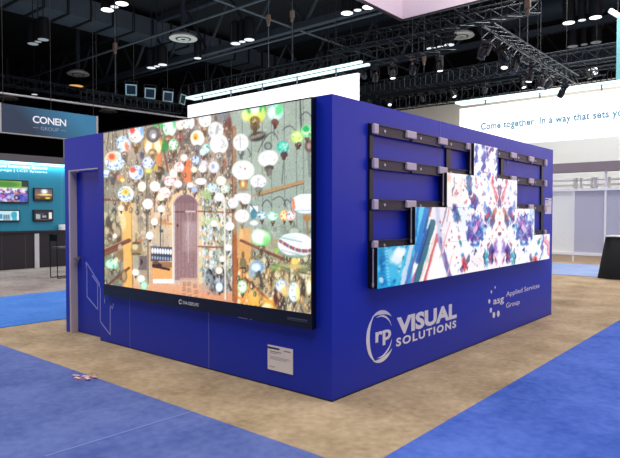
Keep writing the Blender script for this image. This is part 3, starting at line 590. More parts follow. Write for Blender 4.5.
# ---- stepped LED video wall on the right side
PW, PH, Y0, Z0 = .627, .3515, .500, .860
HT = [1, 2, 3, 4, 3, 2, 1]
NU, NV = 46, 28
def paint_art(co, U, V):
    PX, PY = to_px(co)
    m = np.where(PX > 452, np.abs(PX-499.6), PX-499.6)      # mirrored about the figure's axis
    wx = 1.1*np.sin(m*.55+PY*.45)+.5*np.sin(m*1.3-PY*.9+1); wy = 1.5*np.sin(m*.8+2+PY*.25)+.7*np.sin(m*1.9+PY*.4)
    k = np.where(PX > 452, np.sign(PX-499.6), 1)
    f_ = np.where(PX > 452, 1, .35); PX = PX + wx*k*.6*f_; PY = PY + wy*.9*f_
    c = Canvas(PX, PY, (252, 251, 253)); g = np.random.RandomState(5)
    E, Ln = c.ell, c.line
    # wash tints
    for x,y,rx,ry,cc,a in ((455,190,12,16,(255,238,232),.8),(478,190,8,14,(240,244,255),.8),(440,215,10,20,(236,226,240),.7),(462,215,8,14,(226,240,250),.7),(508,200,8,16,(244,236,250),.7),(530,225,6,14,(224,238,250),.8),(484,262,14,6,(255,236,236),.8)): E(x,y,rx,ry,cc,1,a)
    # left cyan zone
    c.grad(376,240,412,292,(10,150,214),(20,160,220),1,3,False); c.grad(404,200,428,262,(30,150,214),(90,196,232),.9,4,False)
    E(396,258,8,7,(226,244,250),.6); E(400,252,6,5,(246,250,252),.6); E(389,252,4,6,(120,206,236),.8,.9); E(384,262,4,10,(0,120,190),.8,.9); E(392,272,7,8,(70,190,232),.8,.9); E(402,270,4,6,(200,238,246),.7)
    for k in range(11): E(381+k*.2,250+k*3.4,2.6,1,(0,96,160),.5,.85); E(386+k*.3,251+k*3.3,1.6,.9,(150,224,244),.5,.8)
    for k in range(26): E(g.uniform(378,412),g.uniform(243,288),g.uniform(.8,2.5),g.uniform(.8,3),[(0,110,176),(230,246,252),(20,140,170),(90,200,236),(0,90,140)][g.randint(5)],.5,.75)
    E(404,259,1.8,2.6,(0,110,130),.4); E(390,245,2.4,2,(40,110,130),.5,.8)
    Ln(410,243,396,287,2.6,(70,190,226),.9); Ln(413,240,402,286,4,(206,220,240),.95); Ln(417,250,406,284,2.4,(96,104,176),.9); Ln(421,262,412,282,2.4,(226,80,160),.8)
    Ln(428,204,417,250,5,(20,120,206),.9); Ln(423,204,416,232,4,(90,206,236),.9); Ln(418,206,416,236,2.4,(0,104,190),.8); Ln(431,206,424,232,2,(40,60,110),.8); Ln(427,232,418,262,5,(40,90,170),.95); E(428,206,2.5,2.5,(120,40,50),.5,.8)
    Ln(433,222,416,282,6,(52,110,126),.97); Ln(430,226,419,262,1.4,(20,60,130),.9); Ln(434,238,420,282,1.4,(246,214,190),.8)
    Ln(438,234,425,281,3.4,(214,92,96),.9); Ln(437,243,427,279,1.4,(255,236,230),.9)
    Ln(437,206,441,246,4,(196,206,232),.9); Ln(440,240,450,278,4.6,(116,110,172),.95); Ln(438,236,444,262,2,(170,164,206),.9); Ln(444,234,443,252,2.6,(236,222,236),.9); Ln(450,222,440,258,1.2,(236,150,140),.7)
    Ln(452,256,447,276,1.2,(255,196,190),.8)
    for x,y in ((440,222),(441,230),(446,246),(452,232),(459,236),(455,246),(449,240),(447,262),(456,258)): E(x,y,1,1.4,(206,60,84),.5,.85)
    Ln(432,207,430,216,1.2,(214,90,60),.8); Ln(436,205,444,207,1.2,(240,170,130),.7)
    # above left
    Ln(449,173,468,171,2,(246,190,160),.8); E(449,178,2,4,(244,170,140),.8,.7); Ln(455,179,452,196,1.2,(84,96,130),.9); Ln(462,178,461,190,.9,(230,170,170),.7); Ln(447,206,442,226,1.6,(120,110,140),.7)
    E(469,178,2.4,3.4,(40,90,140),.5); E(469.4,186,3.2,5.6,(16,130,176),.5); E(470,192,1.4,3,(60,60,110),.5); E(476,180,1,3,(190,90,90),.5,.8); E(469,170,3,2,(60,40,50),.6,.7)
    E(456.6,214,3.4,8,(86,120,176),.5,.95,-.25); E(458,218,2.2,4,(20,110,160),.5,.9,-.2); E(454.6,209,2,4,(60,60,130),.5,.9); Ln(449,208,447,222,1,(200,90,90),.6)
    E(474.4,204,3.6,4.4,(30,60,190),.5); E(473.6,199,2.4,4,(90,40,120),.5,.9); E(471,207,2,2,(0,110,200),.4); E(476.6,200,1.6,3,(40,120,180),.5,.9)
    # column at the top: blue speckle on white
    for k in range(70):
        x = g.uniform(474.5,499); y = g.uniform(144,176); q = abs(x-487)/13
        if q > .9 or g.uniform() > .3: E(x,y,g.uniform(.5,1.5),g.uniform(.7,2.4),[(30,60,170),(70,40,130),(40,110,200),(220,90,150),(20,30,90),(110,150,220)][g.randint(6)],.5,.8)
    for x,y,rx,ry in ((477,150,1.8,6),(476,158,1.4,4),(484,160,2,8),(483,168,1.4,5),(487,154,1.2,5),(496,152,1.2,4),(497,160,1,5),(484,148,1.2,3)): E(x,y,rx,ry,(40,60,160),.6,.85)
    E(480,150,2,10,(255,255,255),.8,.8); E(491,164,3.4,9,(255,255,255),.7,.9)
    # mirrored figure, axis at 499.6
    AX = 499.6
    def both(x,y,rx,ry,cc,soft=.5,a=.9,rot=0): E(x,y,rx,ry,cc,soft,a,rot); E(2*AX-x,y-.22*(AX-x)*.18,rx*.88,ry*.95,cc,soft,a,-rot)
    def bl2(x0,y0,x1,y1,w,cc,a=.9): Ln(x0,y0,x1,y1,w,cc,a); Ln(2*AX-x0,y0,2*AX-x1,y1,w*.85,cc,a)
    both(474.6,231,9.5,13,(236,240,252),.6,.9); both(475,229,8,11,(60,110,200),.35,.95); both(475.4,230,5.6,9,(206,196,236),.5,.95)
    both(477,224,4.4,5,(206,96,190),.6,.9); both(476,228,2.4,3.6,(240,190,226),.6,.8); both(469,231,1.8,9,(0,90,180),.5,.95,.12); both(481,233,1.6,8,(0,120,200),.5,.95,-.1); both(474,240,2.4,7,(40,70,170),.5,.9); both(477,242,1.4,5,(0,150,210),.5,.9); both(474.5,218,3,2.6,(60,90,180),.5,.9)
    both(472,226,1,5,(255,255,255),.6,.8); both(478,236,.9,5,(255,255,255),.6,.8)
    both(475.4,252,2,1.8,(44,36,110),.5); both(461,243.5,1.5,4,(20,140,160),.5,.9); both(466,228,1.4,3,(250,250,255),.6)
    both(487.6,258,2.6,8,(30,160,190),.5,.95,.05); both(484.4,258,.9,8,(20,70,90),.5,.9); both(491,254,2.6,9,(80,60,150),.5,.95,.12); both(495,248,2.2,7,(150,110,206),.6,.9,.15); both(492.6,256,1,8,(24,20,80),.5,.9,.1); both(497,252,1.2,8,(226,206,246),.6,.8,.12); both(496,262,1.8,4,(226,120,190),.6,.7)
    both(464.6,264,3.4,6.4,(232,84,70),.5,.95,.1); both(466,268,1.6,4,(150,50,50),.6,.8); both(462,270,1.4,3,(150,110,170),.6,.8); both(468,258,1.4,3.4,(50,60,110),.5,.8); both(463,256,1.4,2.4,(40,120,190),.5,.8)
    both(489,211,3.4,4,(60,90,190),.6,.9); both(487,218,2.4,5,(30,40,130),.5,.9,.2); both(485,207,2,4,(110,150,220),.6,.9); both(493,217,2.2,6,(110,60,80),.5,.9,.2); both(492,224,2,5,(60,90,160),.5,.9); both(495,212,1.4,4,(200,110,90),.6,.8); both(485,228,2,3,(120,190,220),.6,.8)
    bl2(492,178,497,200,1.3,(206,60,90),.85); bl2(491,182,495,196,1,(240,130,150),.8); bl2(498.6,184,499,206,1.4,(90,50,110),.8); bl2(487,182,489,192,1.2,(120,170,226),.7); both(496,178,1.4,3,(110,60,120),.5,.8); both(489,176,1.6,3.2,(70,80,180),.5,.8)
    both(494,204,1,1.6,(200,60,70),.5); both(491,200,1,1.6,(90,120,190),.5); both(484,192,1.4,2.4,(90,130,206),.6,.7); both(482,184,1,2.4,(226,120,120),.6,.7)
    E(AX,212,1.3,2.2,(230,190,80),.5,.9); E(AX,225,1.8,1.8,(206,60,70),.5,.9); E(AX,233,1.4,2,(90,40,70),.5,.8); E(AX-3,229,1,1.2,(220,60,80),.5); E(AX+3,229,1,1.2,(220,60,80),.5)
    for k in range(90):
        x = g.uniform(452,AX); y = g.uniform(180,272); r = g.uniform(.4,1.0); cc = [(206,70,80),(150,60,100),(60,120,190),(226,150,120),(80,70,150)][g.randint(5)]
        E(x,y,r,r*1.4,cc,.5,.7); E(2*AX-x,y,r*.8,r*1.3,cc,.5,.7)
    for k in range(130):
        a = g.uniform(0,6.28); q = g.uniform(.3,1.25); x = 475.4+8.5*q*math.cos(a); y = 230+13*q*math.sin(a)
        both(x,y,g.uniform(.4,1.1),g.uniform(.8,2.6),[(20,60,170),(120,50,150),(0,130,210),(240,240,255),(60,30,110),(230,120,190),(20,90,190)][g.randint(7)],.5,.75,g.uniform(-.5,.5))
    for k in range(110):
        cx0, cy0 = [(489,214),(490,256),(465,264),(474,204),(456,214),(469,184)][g.randint(6)]
        both(cx0+g.normal(0,2.6),cy0+g.normal(0,5),g.uniform(.4,1.1),g.uniform(.8,2.4),[(30,50,150),(130,50,110),(10,140,190),(255,255,255),(40,30,90),(220,90,90)][g.randint(6)],.5,.75,g.uniform(-.4,.4))
    # right end
    Ln(541,236,543,256,2,(206,220,244),.9); Ln(544,238,540,258,1.4,(110,90,170),.85); Ln(545.6,236,551,256,2.4,(236,170,190),.9); Ln(545,240,549.5,258,1.2,(226,60,90),.8); Ln(542.6,234,543.6,246,1,(60,120,200),.7); E(534,212,2,5,(170,206,236),.7,.8); Ln(530,208,533,226,1,(120,170,220),.7)
    c.C = np.clip(c.C, 0, 255)
    return c.linear()
XD = .096
wall = thing('led_video_wall', 'stepped pyramid of bright LED panels showing a mirrored abstract picture, right booth wall', 'video wall', (0, 2.7, Z0))
for k, n in enumerate(HT):
    for j in range(n):
        ya, za = Y0 + k*PW, Z0 + j*PH
        f = on_right(0)
        body = MB().box((.055, ya+.001, za+.001), (XD-.002, ya+PW-.001, za+PH-.001)).build('led_panel', black_b, wall)
        picture_mesh('panel_face', f, ya+.0008, ya+PW-.0008, za+.0008, za+PH-.0008, NU, NV, XD, paint_art, body)
# ---- the rail frame it hangs from
fr = thing('mounting_frame', 'dark metal rail frame with silver brackets behind the stepped LED panels', 'frame', (0, 2.7, Z0))
YE = Y0 + 7*PW
for zc in (2.218, 1.925, 1.575, 1.222, .90):
    lo, hi = zc-.046, zc+.046
    s = MB().box((.018, Y0, lo), (.034, YE-.06, hi)); s.box((.034, Y0, hi-.008), (.045, YE-.06, hi)).box((.034, Y0, lo), (.045, YE-.06, lo+.008))
    s.build('rail', rail_m, fr)
for yc, w in ((Y0+.022, .028), (1.94, .05), (3.36, .05), (4.80, .045)):
    MB().box((.0015, yc-w, .862), (.019, yc+w, 2.268)).build('upright', black_m, fr)
bolt_m = mat('bolt_white', (225, 222, 225), .4)
for j, zc in enumerate((2.218, 1.925, 1.575, 1.222)):
    row = 3-j
    for k in range(8):
        yb = Y0 + k*PW
        left = HT[k-1] if k > 0 else 0; right = HT[k] if k < 7 else 0
        if left > row and right > row: continue
        w = .085 if 0 < k < 7 else .035
        yy = yb + (.036 if k == 0 else (-.05 if k == 7 else .0))
        bk = MB().box((.030, yy-w, zc-.042 if k in (0,7) else zc-.024), (.062, yy+w, zc+.046)).build('bracket', silver, fr, bevel=.008)
        if 0 < k < 7: MB().tube((.05, yy, zc-.03), (.05, yy, zc-.05), .012, 8).build('bracket_screw', chrome, bk)
    for yy in np.arange(Y0+.2, YE-.1, PW):
        MB().tube((.034, yy, zc), (.040, yy, zc), .013, 8).build('rail_bolt', bolt_m, fr)
    s = MB()
    for yy in np.arange(Y0+.26, YE-.1, .052):
        s.tube((.034, yy, zc-.004), (.0352, yy, zc-.004), .007, 6)
    s.build('rail_holes', mat('hole_grey', (92, 84, 92), .6), fr)
# side plates of the panels that end each step at the left
for k in range(4):
    yb = Y0 + k*PW
    s = MB().box((.020, yb-.006, Z0 + k*PH + .002), (XD-.004, yb, Z0 + (k+1)*PH - .002))
    s.build('side_plate', black_m, wall)
    MB().tube((.060, yb-.012, Z0+k*PH+.01), (.060, yb-.012, Z0+(k+1)*PH-.01), .006, 6).tube((.060, yb-.012, Z0+k*PH+.02),(.060, yb-.012, Z0+k*PH+.05), .010, 8).build('side_rod', silver, wall)

# ================================================================== TEAL STAND AT FAR LEFT
XW = -13.5
st = thing('teal_stand_wall', 'teal stand wall lit along its top edge, with black counter before it, far left', 'stand', (XW, 3, 0))
MB().box((XW-.1, -3, 0), (XW, 6.6, 2.83)).build('back_wall', teal, st)
MB().box((XW-.1, -3, 2.90), (XW+.35, 6.6, 3.08)).box((XW-.1, -3, 2.83), (XW+.02, 6.6, 2.90)).build('cornice', mat('cornice_grey', (84, 80, 84), .6), st)
MB().box((XW+.04, -2.9, 2.885), (XW+.10, 6.5, 2.905)).build('light_strip', mat('strip_light', (170, 240, 255), .5, emit=4.0), st)
letters('wall_text', 'Digital Signage | LCD Systems', on_right(XW), 2.30, 2.645, 1.85, .062, white_v, st)
letters('wall_text', 'Mounting and Interactive Systems', on_right(XW), 2.30, 2.745, 1.85, .085, white_v, st)
for y in (3.35, 4.56): MB().box((XW, y-.01, .9), (XW+.004, y+.01, 2.83)).build('wall_joint', mat('teal_joint', (60, 150, 172), .5), st)
ct = thing('counter', 'long black counter below the wall screens of the teal stand', 'counter', (XW+.6, 3, 0))
MB().box((XW+.01, -3, .0), (XW+.22, 6.6, .97)).build('cabinet', cdark, ct)
MB().box((XW+.005, -3, .97), (XW+.27, 6.6, 1.03)).build('counter_top', cdark, ct)
MB().box((XW+.22, 3.66, 0), (XW+.26, 3.78, .95)).build('divider', mat('divider_white', (196, 196, 200), .6), ct)
MB().box((XW+.22, 3.41, 0), (XW+.225, 3.43, .95)).box((XW+.22, 2.8, 0), (XW+.225, 2.82, .95)).build('door_gap', mat('gap_grey', (60, 56, 62), .6), ct)
def tv(y0, y1, z0, z1, label, painter):
    r = thing('wall_screen', label, 'screen', (XW, (y0+y1)/2, z0))
    MB().box((XW+.0, y0, z0), (XW+.06, y1, z1)).build('housing', tvb, r, bevel=.006)
    m = .03
    picture_mesh('screen', on_right(XW), y0+m, y1-m, z0+m, z1-m, 60, 36, .0615, painter, r)
def uvpaint(fn):
    def p(co, U, V):
        u = ((U-U.min())/(U.max()-U.min())*100).ravel(); v = ((V.max()-V)/(V.max()-V.min())*60).ravel()
        c = Canvas(u, v, (20,20,24)); fn(c); return c.linear()
    return p
def pa(c):
    c.rect(-5,-5,105,24,(120,180,60)); c.ell(30,10,40,8,(70,140,40),.5); c.rect(-5,20,105,34,(236,238,240)); c.rect(80,-5,105,16,(30,44,40))
    c.rect(-5,34,105,70,(120,110,190)); g = np.random.RandomState(3)
    for k in range(90): c.ell(g.uniform(0,100),g.uniform(24,60),g.uniform(2,8),g.uniform(2,6),[(90,60,170),(200,90,200),(40,60,150),(230,230,250),(20,20,50),(150,170,240),(206,140,120)][g.randint(7)],.5,.8)
    c.ell(62,48,8,8,(30,26,60),.3); c.ell(62,48,4,4,(200,180,230),.3); c.rect(74,42,100,60,(60,80,190),.8)
def pb(c):
    c.grad(-5,-5,105,40,(70,80,96),(160,110,90)); c.ell(55,14,18,14,(240,250,255),.9); c.ell(60,32,40,5,(250,220,130),.8); c.grad(-5,38,105,65,(120,90,40),(16,20,16)); c.ell(74,50,16,5,(230,220,60),.6); c.ell(18,50,14,4,(150,90,60),.6)
def pc(c):
    c.rect(-5,-5,105,65,(196,232,240)); c.rect(20,22,56,60,(150,180,196)); c.ell(76,26,16,22,(40,170,196),.4); c.rect(2,20,18,50,(70,150,190)); c.rect(66,44,90,60,(60,180,200)); c.rect(90,-5,105,65,(226,240,244))
    for x in (24,34,44): c.rect(x,26,x+7,50,(90,130,150))
def pd(c):
    c.rect(-5,-5,105,65,(14,18,24)); c.rect(8,20,32,52,(170,176,178)); c.rect(80,10,98,52,(230,232,230)); c.rect(42,30,66,44,(150,160,168)); c.ell(40,20,18,6,(50,70,84),.6); c.rect(12,56,90,60,(110,90,80))
tv(2.75, 3.60, 1.79, 2.41, 'largest wall screen on the teal wall, green and purple picture', uvpaint(pa))
tv(3.74, 4.28, 1.86, 2.22, 'small wall screen showing a glowing horizon, upper right on the teal wall', uvpaint(pb))
tv(2.78, 3.36, 1.29, 1.60, 'small wall screen with pale cyan picture, lower left on the teal wall', uvpaint(pc))
tv(3.72, 4.28, 1.29, 1.61, 'small wall screen with mostly black picture, lower right on the teal wall', uvpaint(pd))
bx = MB().box((XW+.06, 4.43, 1.03), (XW+.22, 4.60, 1.19)).build('small_box', mat('box_white', (236,236,240), .6), bevel=.006)
tag(bx, 'small white box standing on the black counter beside the booth edge', 'box')
# bar stool
sx, sy = -10.4, 3.10
so = thing('bar_stool', 'black bar stool with sled base by the counter, half hidden by the booth', 'stool', (sx, sy, 0))
MB().box((sx-.19, sy-.24, .69), (sx+.19, sy+.2, .73)).build('seat', mat('stool_seat', (84,80,84), .5), so, bevel=.015)
s = MB()
for q in (-.17, .17):
    s.path([(sx+q, sy-.30, 1.02), (sx+q, sy-.29, .012), (sx+q, sy+.24, .012), (sx+q, sy+.17, .70)], .011)
s.build('sled_frame', stool_m, so)
MB().path([(sx-.17, sy-.29, .3), (sx+.17, sy-.29, .3)], .01).path([(sx-.17, sy+.22, .3), (sx+.17, sy+.22, .3)], .01).build('foot_rest', stool_m, so)
MB().box((sx-.18, sy-.312, .86), (sx+.18, sy-.29, 1.03)).build('backrest', stool_m, so, bevel=.008)

# CONEN hanging sign
def teal_grad():
    m = bpy.data.materials.new('sign_teal_print'); m.use_nodes = True; N = m.node_tree.nodes; L = m.node_tree.links
    b = N['Principled BSDF']; b.inputs['Roughness'].default_value = .6
    tc = N.new('ShaderNodeTexCoord'); sep = N.new('ShaderNodeSeparateXYZ'); L.new(tc.outputs['Generated'], sep.inputs[0])
    r = N.new('ShaderNodeValToRGB'); e = r.color_ramp.elements; e[0].color = lin((34,50,72))+(1,); e[1].color = lin((50,124,160))+(1,); e[0].position = .35; e[1].position = 1
    a = N.new('ShaderNodeMath'); a.operation = 'MULTIPLY_ADD'; a.inputs[1].default_value = .25
    L.new(sep.outputs['Z'], a.inputs[0]); L.new(sep.outputs['Y'], a.inputs[2])
    L.new(a.outputs[0], r.inputs[0]); L.new(r.outputs[0], b.inputs['Base Color'])
    L.new(r.outputs[0], b.inputs['Emission Color']); b.inputs['Emission Strength'].default_value = .12
    return m
cs = thing('hanging_sign', 'dark teal hanging sign lettered CONEN GROUP above the teal stand', 'sign', (XW, 4.3, 3.68))
MB().box((XW-.1, 2.93, 3.68), (XW, 5.66, 4.44)).build('sign_face', teal_grad(), cs)
MB().box((XW-.12, 2.83, 3.67), (XW+.01, 2.93, 4.45)).box((XW-.12, 5.66, 3.67), (XW+.01, 5.72, 4.45)).box((XW-.12, 2.85, 3.655), (XW+.01, 5.72, 3.68)).build('sign_frame', mat('sign_edge', (170,168,164), .5), cs)
letters('sign_word', 'CONEN', on_right(XW), 3.76, 4.03, .96, .20, white_v, cs, bold=.02, spacing=.92)
letters('sign_word', 'GROUP', on_right(XW), 3.98, 3.845, .52, .105, mat('sign_grey', (150,160,176), .5), cs)
MB().box((XW, 3.77, 3.89), (XW+.003, 3.92, 3.90)).box((XW, 4.56, 3.89), (XW+.003, 4.71, 3.90)).build('sign_dash', mat('sign_grey', (150,160,176), .5), cs)
for y in (3.0, 4.3, 5.6): MB().tube((XW-.05, y, 4.44), (XW-.05, y, 13), .008).build('hanger', fix_m, cs)
pw = MB().box((-19, 7.4, 0), (-18.8, 12.0, 4.6)).build('partition_wall', cream)
tag(pw, 'cream partition wall glimpsed between the teal stand and its hanging sign', 'partition')

# ================================================================== MEETING ROOM STAND AT RIGHT
YP = 15.5
mr = thing('meeting_room_stand', 'grey panelled meeting room stand with white posts, behind the booth at right', 'stand', (-1, YP, 0))
xs = [-7.3, -5.6, -4.38, -3.5, -2.61, -1.70, -.79, .12, 1.03, 1.94]
for a, c in zip(xs, xs[1:]):
    MB().box((a+.03, YP+.02, .30), (c-.03, YP+.05, 2.20)).build('panel', palep if c <= -2.6 else greyp, mr)
for x in xs: MB().box((x-.03, YP-.02, 0), (x+.03, YP+.06, 2.22 if round(x,2) != -1.70 else 3.05)).build('post', post_m, mr)
MB().box((xs[0], YP-.03, .21), (xs[-1], YP+.06, .30)).build('base_rail', post_m, mr)
MB().box((xs[0], YP+.0, .0), (xs[-1], YP+.05, .21)).build('plinth', plinth_m, mr)
MB().box((xs[0], YP-.03, 2.20), (xs[-1], YP+.06, 2.27)).build('top_rail', post_m, mr)
MB().box((xs[0], YP+.3, 2.36), (xs[-1], YP+.34, 2.42)).build('upper_rail', post_m, mr)
MB().box((xs[0], YP+.3, 2.52), (xs[-1], YP+.34, 2.57)).build('upper_rail', post_m, mr)
MB().box((xs[0], YP-.1, 2.79), (xs[-1], YP+.3, 3.07)).build('beam', taupe, mr)
for i, x in enumerate((-2.7, -2.52, -2.2, -2.1, -1.7, -1.35, -.9, -.4, .2)):
    MB().box((x, YP+.28, 2.22), (x+(.06 if i % 3 else .10), YP+.36, 2.62)).build('upright', post_m if i % 2 else palep, mr)
bw = MB().box((-14, 22, 0), (6, 22.2, 6.9)).build('backdrop_wall', cream)
tag(bw, 'tall cream backdrop wall behind the stands at right', 'wall')
bw2 = MB().box((-6, 18.2, 0), (5, 18.3, 4.3)).build('backdrop_wall', offwhite)
tag(bw2, 'pale off white wall seen between taupe beam and white lettered banner', 'wall')
# long white lettered banner
bs = thing('hanging_banner', 'long white illuminated banner reading Come together. In a way that sets you', 'banner', (-3, YP, 3.8))
MB().box((-6.4, YP-.1, 3.80), (3.0, YP, 5.17)).build('lightbox', sign_on, bs)
words('banner_word', 'Come together. In a way that sets you apart.', on_left(YP-.1), -5.62, 4.37, 5.28, .235, sign_blk, bs, bold=.03, spacing=1.06)
letters('banner_mark', 'e', on_left(YP-.1), -6.1, 4.37, .1, .1, sign_blk, bs, bold=.03)
def light_rig(x0, x1, y0, y1, z, label, zb):
    r = thing('hanging_light_rig', label, 'light rig', ((x0+x1)/2, y0, z))
    s = MB().box((x0, y0-.05, z), (x1, y0+.05, z+.06)); s.build('light_bar', bar_on, r)
    MB().box((x0-.03, y0, z), (x0+.05, y1, z+.06)).build('light_bar', bar_on, r)
    MB().box((x0, y1-.05, z+.0), (x1, y1+.05, z+.06)).build('light_bar', bar_on, r)
    for i in range(5):
        x = x0 + (x1-x0)*(i+.6)/5.2
        MB().tube((x, y0, z), (x, y0, zb), .025).build('hanger', truss_alu, r)
        if i in (1, 4): MB().tube((x, y0+.02, z+.06), (x, y0+.02, 12.97), .008, 4).build('cable', fix_m, r)
    return r
light_rig(-6.45, 2.9, YP-.3, YP+.2, 5.33, 'pale glowing light bars just above the lettered white banner', 5.15)
wb = MB().box((-14.67, 10, 4.0), (-6.93, 10.1, 5.52)).build('lightbox_banner', sign_on)
tag(wb, 'blank glowing white banner behind the lantern display', 'banner')
light_rig(-14.66, -6.75, 9.95, 10.32, 5.76, 'pale glowing light bars just above the blank white banner', 5.5)
# black draped table
tb = thing('draped_table', 'black draped high table with white top at the right edge', 'table', (-.1, 11.3, 0))
s = MB(); n = 40; top = []; bot = []
cx_, cy_ = -.12, 11.3
for i in range(n):
    t = 2*math.pi*i/n; wob = 1 + .05*math.sin(t*9)
    q = lambda rx, ry: (cx_ + rx*max(-1,min(1,1.25*math.cos(t))), cy_ + ry*max(-1,min(1,1.25*math.sin(t))))
    a = q(.52, .3); b2 = q(.64*wob, .42*wob)
    top.append(s.bm.verts.new((a[0], a[1], .965))); bot.append(s.bm.verts.new((b2[0], b2[1], .012)))
for i in range(n): s.bm.faces.new((top[i], top[(i+1)%n], bot[(i+1)%n], bot[i]))
s.bm.faces.new(top)
s.build('table_drape', drape, tb, smooth=True)
MB().box((cx_-.53, cy_-.31, .965), (cx_+.53, cy_+.31, .99)).build('table_top', tbl_top, tb, bevel=.006)

# ================================================================== CEILING AND RIGGING
def truss(a, b2, s_, label, name='lighting_truss', m=truss_m, r=.024, step=.45, tri=False):
    a = Vector(a); b2 = Vector(b2); d = (b2-a); L = d.length; d.normalize()
    side = d.cross(Vector((0,0,1))).normalized()*s_/2; up = Vector((0,0,s_/2))
    root = thing(name, label, 'truss', tuple((a+b2)/2))
    cs_ = [side+up, side-up, -side-up, -side+up]
    for c in cs_: MB().tube(a+c, b2+c, r, 6).build('chord', m, root)
    s = MB(); k = max(1, int(L/step))
    for i in range(k):
        p, q = a+d*(L*i/k), a+d*(L*(i+1)/k)
        for j in range(4):
            c0, c1 = cs_[j], cs_[(j+1)%4]
            s.tube(p+c0, q+c1, r*.5, 4, cap=False); s.tube(p+c0, p+c1, r*.5, 4, cap=False)
    s.build('lattice', m, root)
    for t in (.12, .5, .88):
        q = a + (b2-a)*t; MB().tube((q.x, q.y, q.z+s_/2), (q.x, q.y, 12.97), .009, 4).build('cable', fix_m, root)
    return root
truss((-15.9,10.85,6.3), (-4.4,10.85,6.15), .42, 'black lighting truss over the blank white banner')
truss((-15.2,6.2,5.36), (-15.2,9.95,5.42), .36, 'black lighting truss carrying four square floodlights, upper left')
truss((-2.5,8.7,5.5), (-2.5,15.0,5.5), .28, 'black lighting truss running back at upper right centre', r=.02)
truss((-9.6,12.2,7.25), (-2.6,12.2,7.05), .36, 'thin black truss just below the pink hanging sign')
truss((-12.0,15.9,6.55), (3.0,15.9,6.35), .42, 'long black truss above the lettered white banner, nearer of two')
truss((-13.0,17.2,6.1), (3.0,17.2,6.0), .5, 'long black truss above the lettered white banner, farther of two')
truss((-17.4,3.0,5.9), (-17.4,14.5,5.95), .3, 'slim truss with bright lower edge passing above the CONEN sign', r=.02)
tag(MB().tube((-17,3.0,5.38), (-17,12.3,5.53), .035, 8).build('tube_bar', mat('bright_tube',(235,235,235),.4)), 'thin pale tube running above the CONEN sign', 'tube')
# roof girders and services
for y, lab in ((16.5, 'nearest'), (24.5, 'second nearest'), (33, 'farthest')):
    s = thing('roof_girder', 'dark steel roof girder under the black ceiling, %s of three' % lab, 'girder', (-20, y, 11))
    MB().box((-58,y-.15,12.5),(13,y+.15,12.8)).build('top_chord', duct_m, s); MB().box((-58,y-.15,9.9),(13,y+.15,10.2)).build('bottom_chord', duct_m, s)
    q = MB()
    for i, x in enumerate(np.arange(-57, 12, 3.4)): q.tube((x,y,12.5),(x+1.7,y,10.1),.08,6).tube((x+1.7,y,10.1),(x+3.4,y,12.5),.08,6)
    q.build('web', duct_m, s)
dk = thing('air_duct', 'long ribbed rectangular duct crossing the ceiling at upper left', 'duct', (-26.6, 15, 11.6))
MB().box((-27.6,-5,11.6),(-25.6,32,12.6)).build('duct_body', mat('duct_galvanised', (78,88,98), .6, metal=.1, noise=.15, scale=3), dk)
for y in np.arange(-4, 32, 1.25): MB().box((-27.66,y,11.54),(-25.54,y+.12,12.66)).build('duct_rib', mat('duct_rib',(20,26,30),.6), dk)
dk = thing('air_duct', 'dark round duct crossing the ceiling at upper right', 'duct', (-7, 24, 10.9))
MB().tube((-9.5,24,10.9),(12,24,10.9),.55,20).build('duct_body', duct_m, dk, smooth=True)
dk = thing('air_duct', 'dark square duct crossing the ceiling behind the two light rigs', 'duct', (-20, 28.5, 9.8))
MB().box((-55,28.2,9.0),(12,29.6,9.97)).build('duct_body', duct_m, dk)
for (a, c, r, lab) in (((-45,12.95,10),(8,12.95,10),.055,'straight grey pipe slanting across the ceiling at upper left'),((-15.2,2,10.05),(-15.2,34,10.05),.05,'thin grey pipe crossing the long slanting pipe at top centre'),((-8.2,14,9.9),(-8.2,34,9.9),.04,'thin dark pipe near the upper middle of the ceiling'),((-40,18.2,10.4),(10,18.2,10.4),.07,'dark pipe running level with the ceiling lamps')):
    tag(MB().tube(a, c, r, 8).build('ceiling_pipe', pipe_m if r > .045 else duct_m), lab, 'pipe')
# round diffusers
for (x,y,rr,lab,m) in ((-20.3,14.14,.68,'round white ceiling diffuser, largest one, upper left centre',ring_m),(-31.1,14.5,.66,'round ceiling diffuser left of the long pipe, above a warm lamp',ring_m),(-42.2,14.9,.75,'round ceiling diffuser at far left edge above the CONEN sign',ring_m),(-41.6,22.7,.75,'round ceiling diffuser just right of the CONEN sign',ring_m),(-9.8,22.5,.62,'round white ceiling diffuser right of the pink sign',ring_m)):
    r = thing('ceiling_diffuser', lab, 'diffuser', (x,y,10))
    MB().lathe([(rr*.98,10.0),(rr,10.02),(rr*.9,10.12),(rr*.55,10.25)],(x,y,0),32).build('outer_ring', m, r)
    for q_, (a, c) in enumerate(((.55,.42),(.30,.16))):
        MB().lathe([(rr*a,9.985),(rr*a,10.0)],(x,y,0),28).build('slot', ring_d, r); MB().lathe([(rr*c,9.97),(rr*c,9.99)],(x,y,0),28).build('inner_ring', m, r)
    MB().tube((x,y,10.2),(x,y,13),.12,10).build('neck', duct_m, r)
wl = thing('dome_lamp', 'warm glowing dome lamp hanging below a ceiling diffuser at left', 'lamp', (-34.2,16,10))
MB().lathe([(.5,10.0),(.5,10.03),(.35,10.3),(.08,10.45)],(-34.2,16,0),24).build('lamp_shade', fix_m, wl)
MB().lathe([(.46,9.99),(.40,9.97)],(-34.2,16,0),24).build('lamp_glow', lamp_warm, wl)
MB().tube((-34.2,16,10.4),(-34.2,16,13),.02).build('lamp_stem', pipe_m, wl)
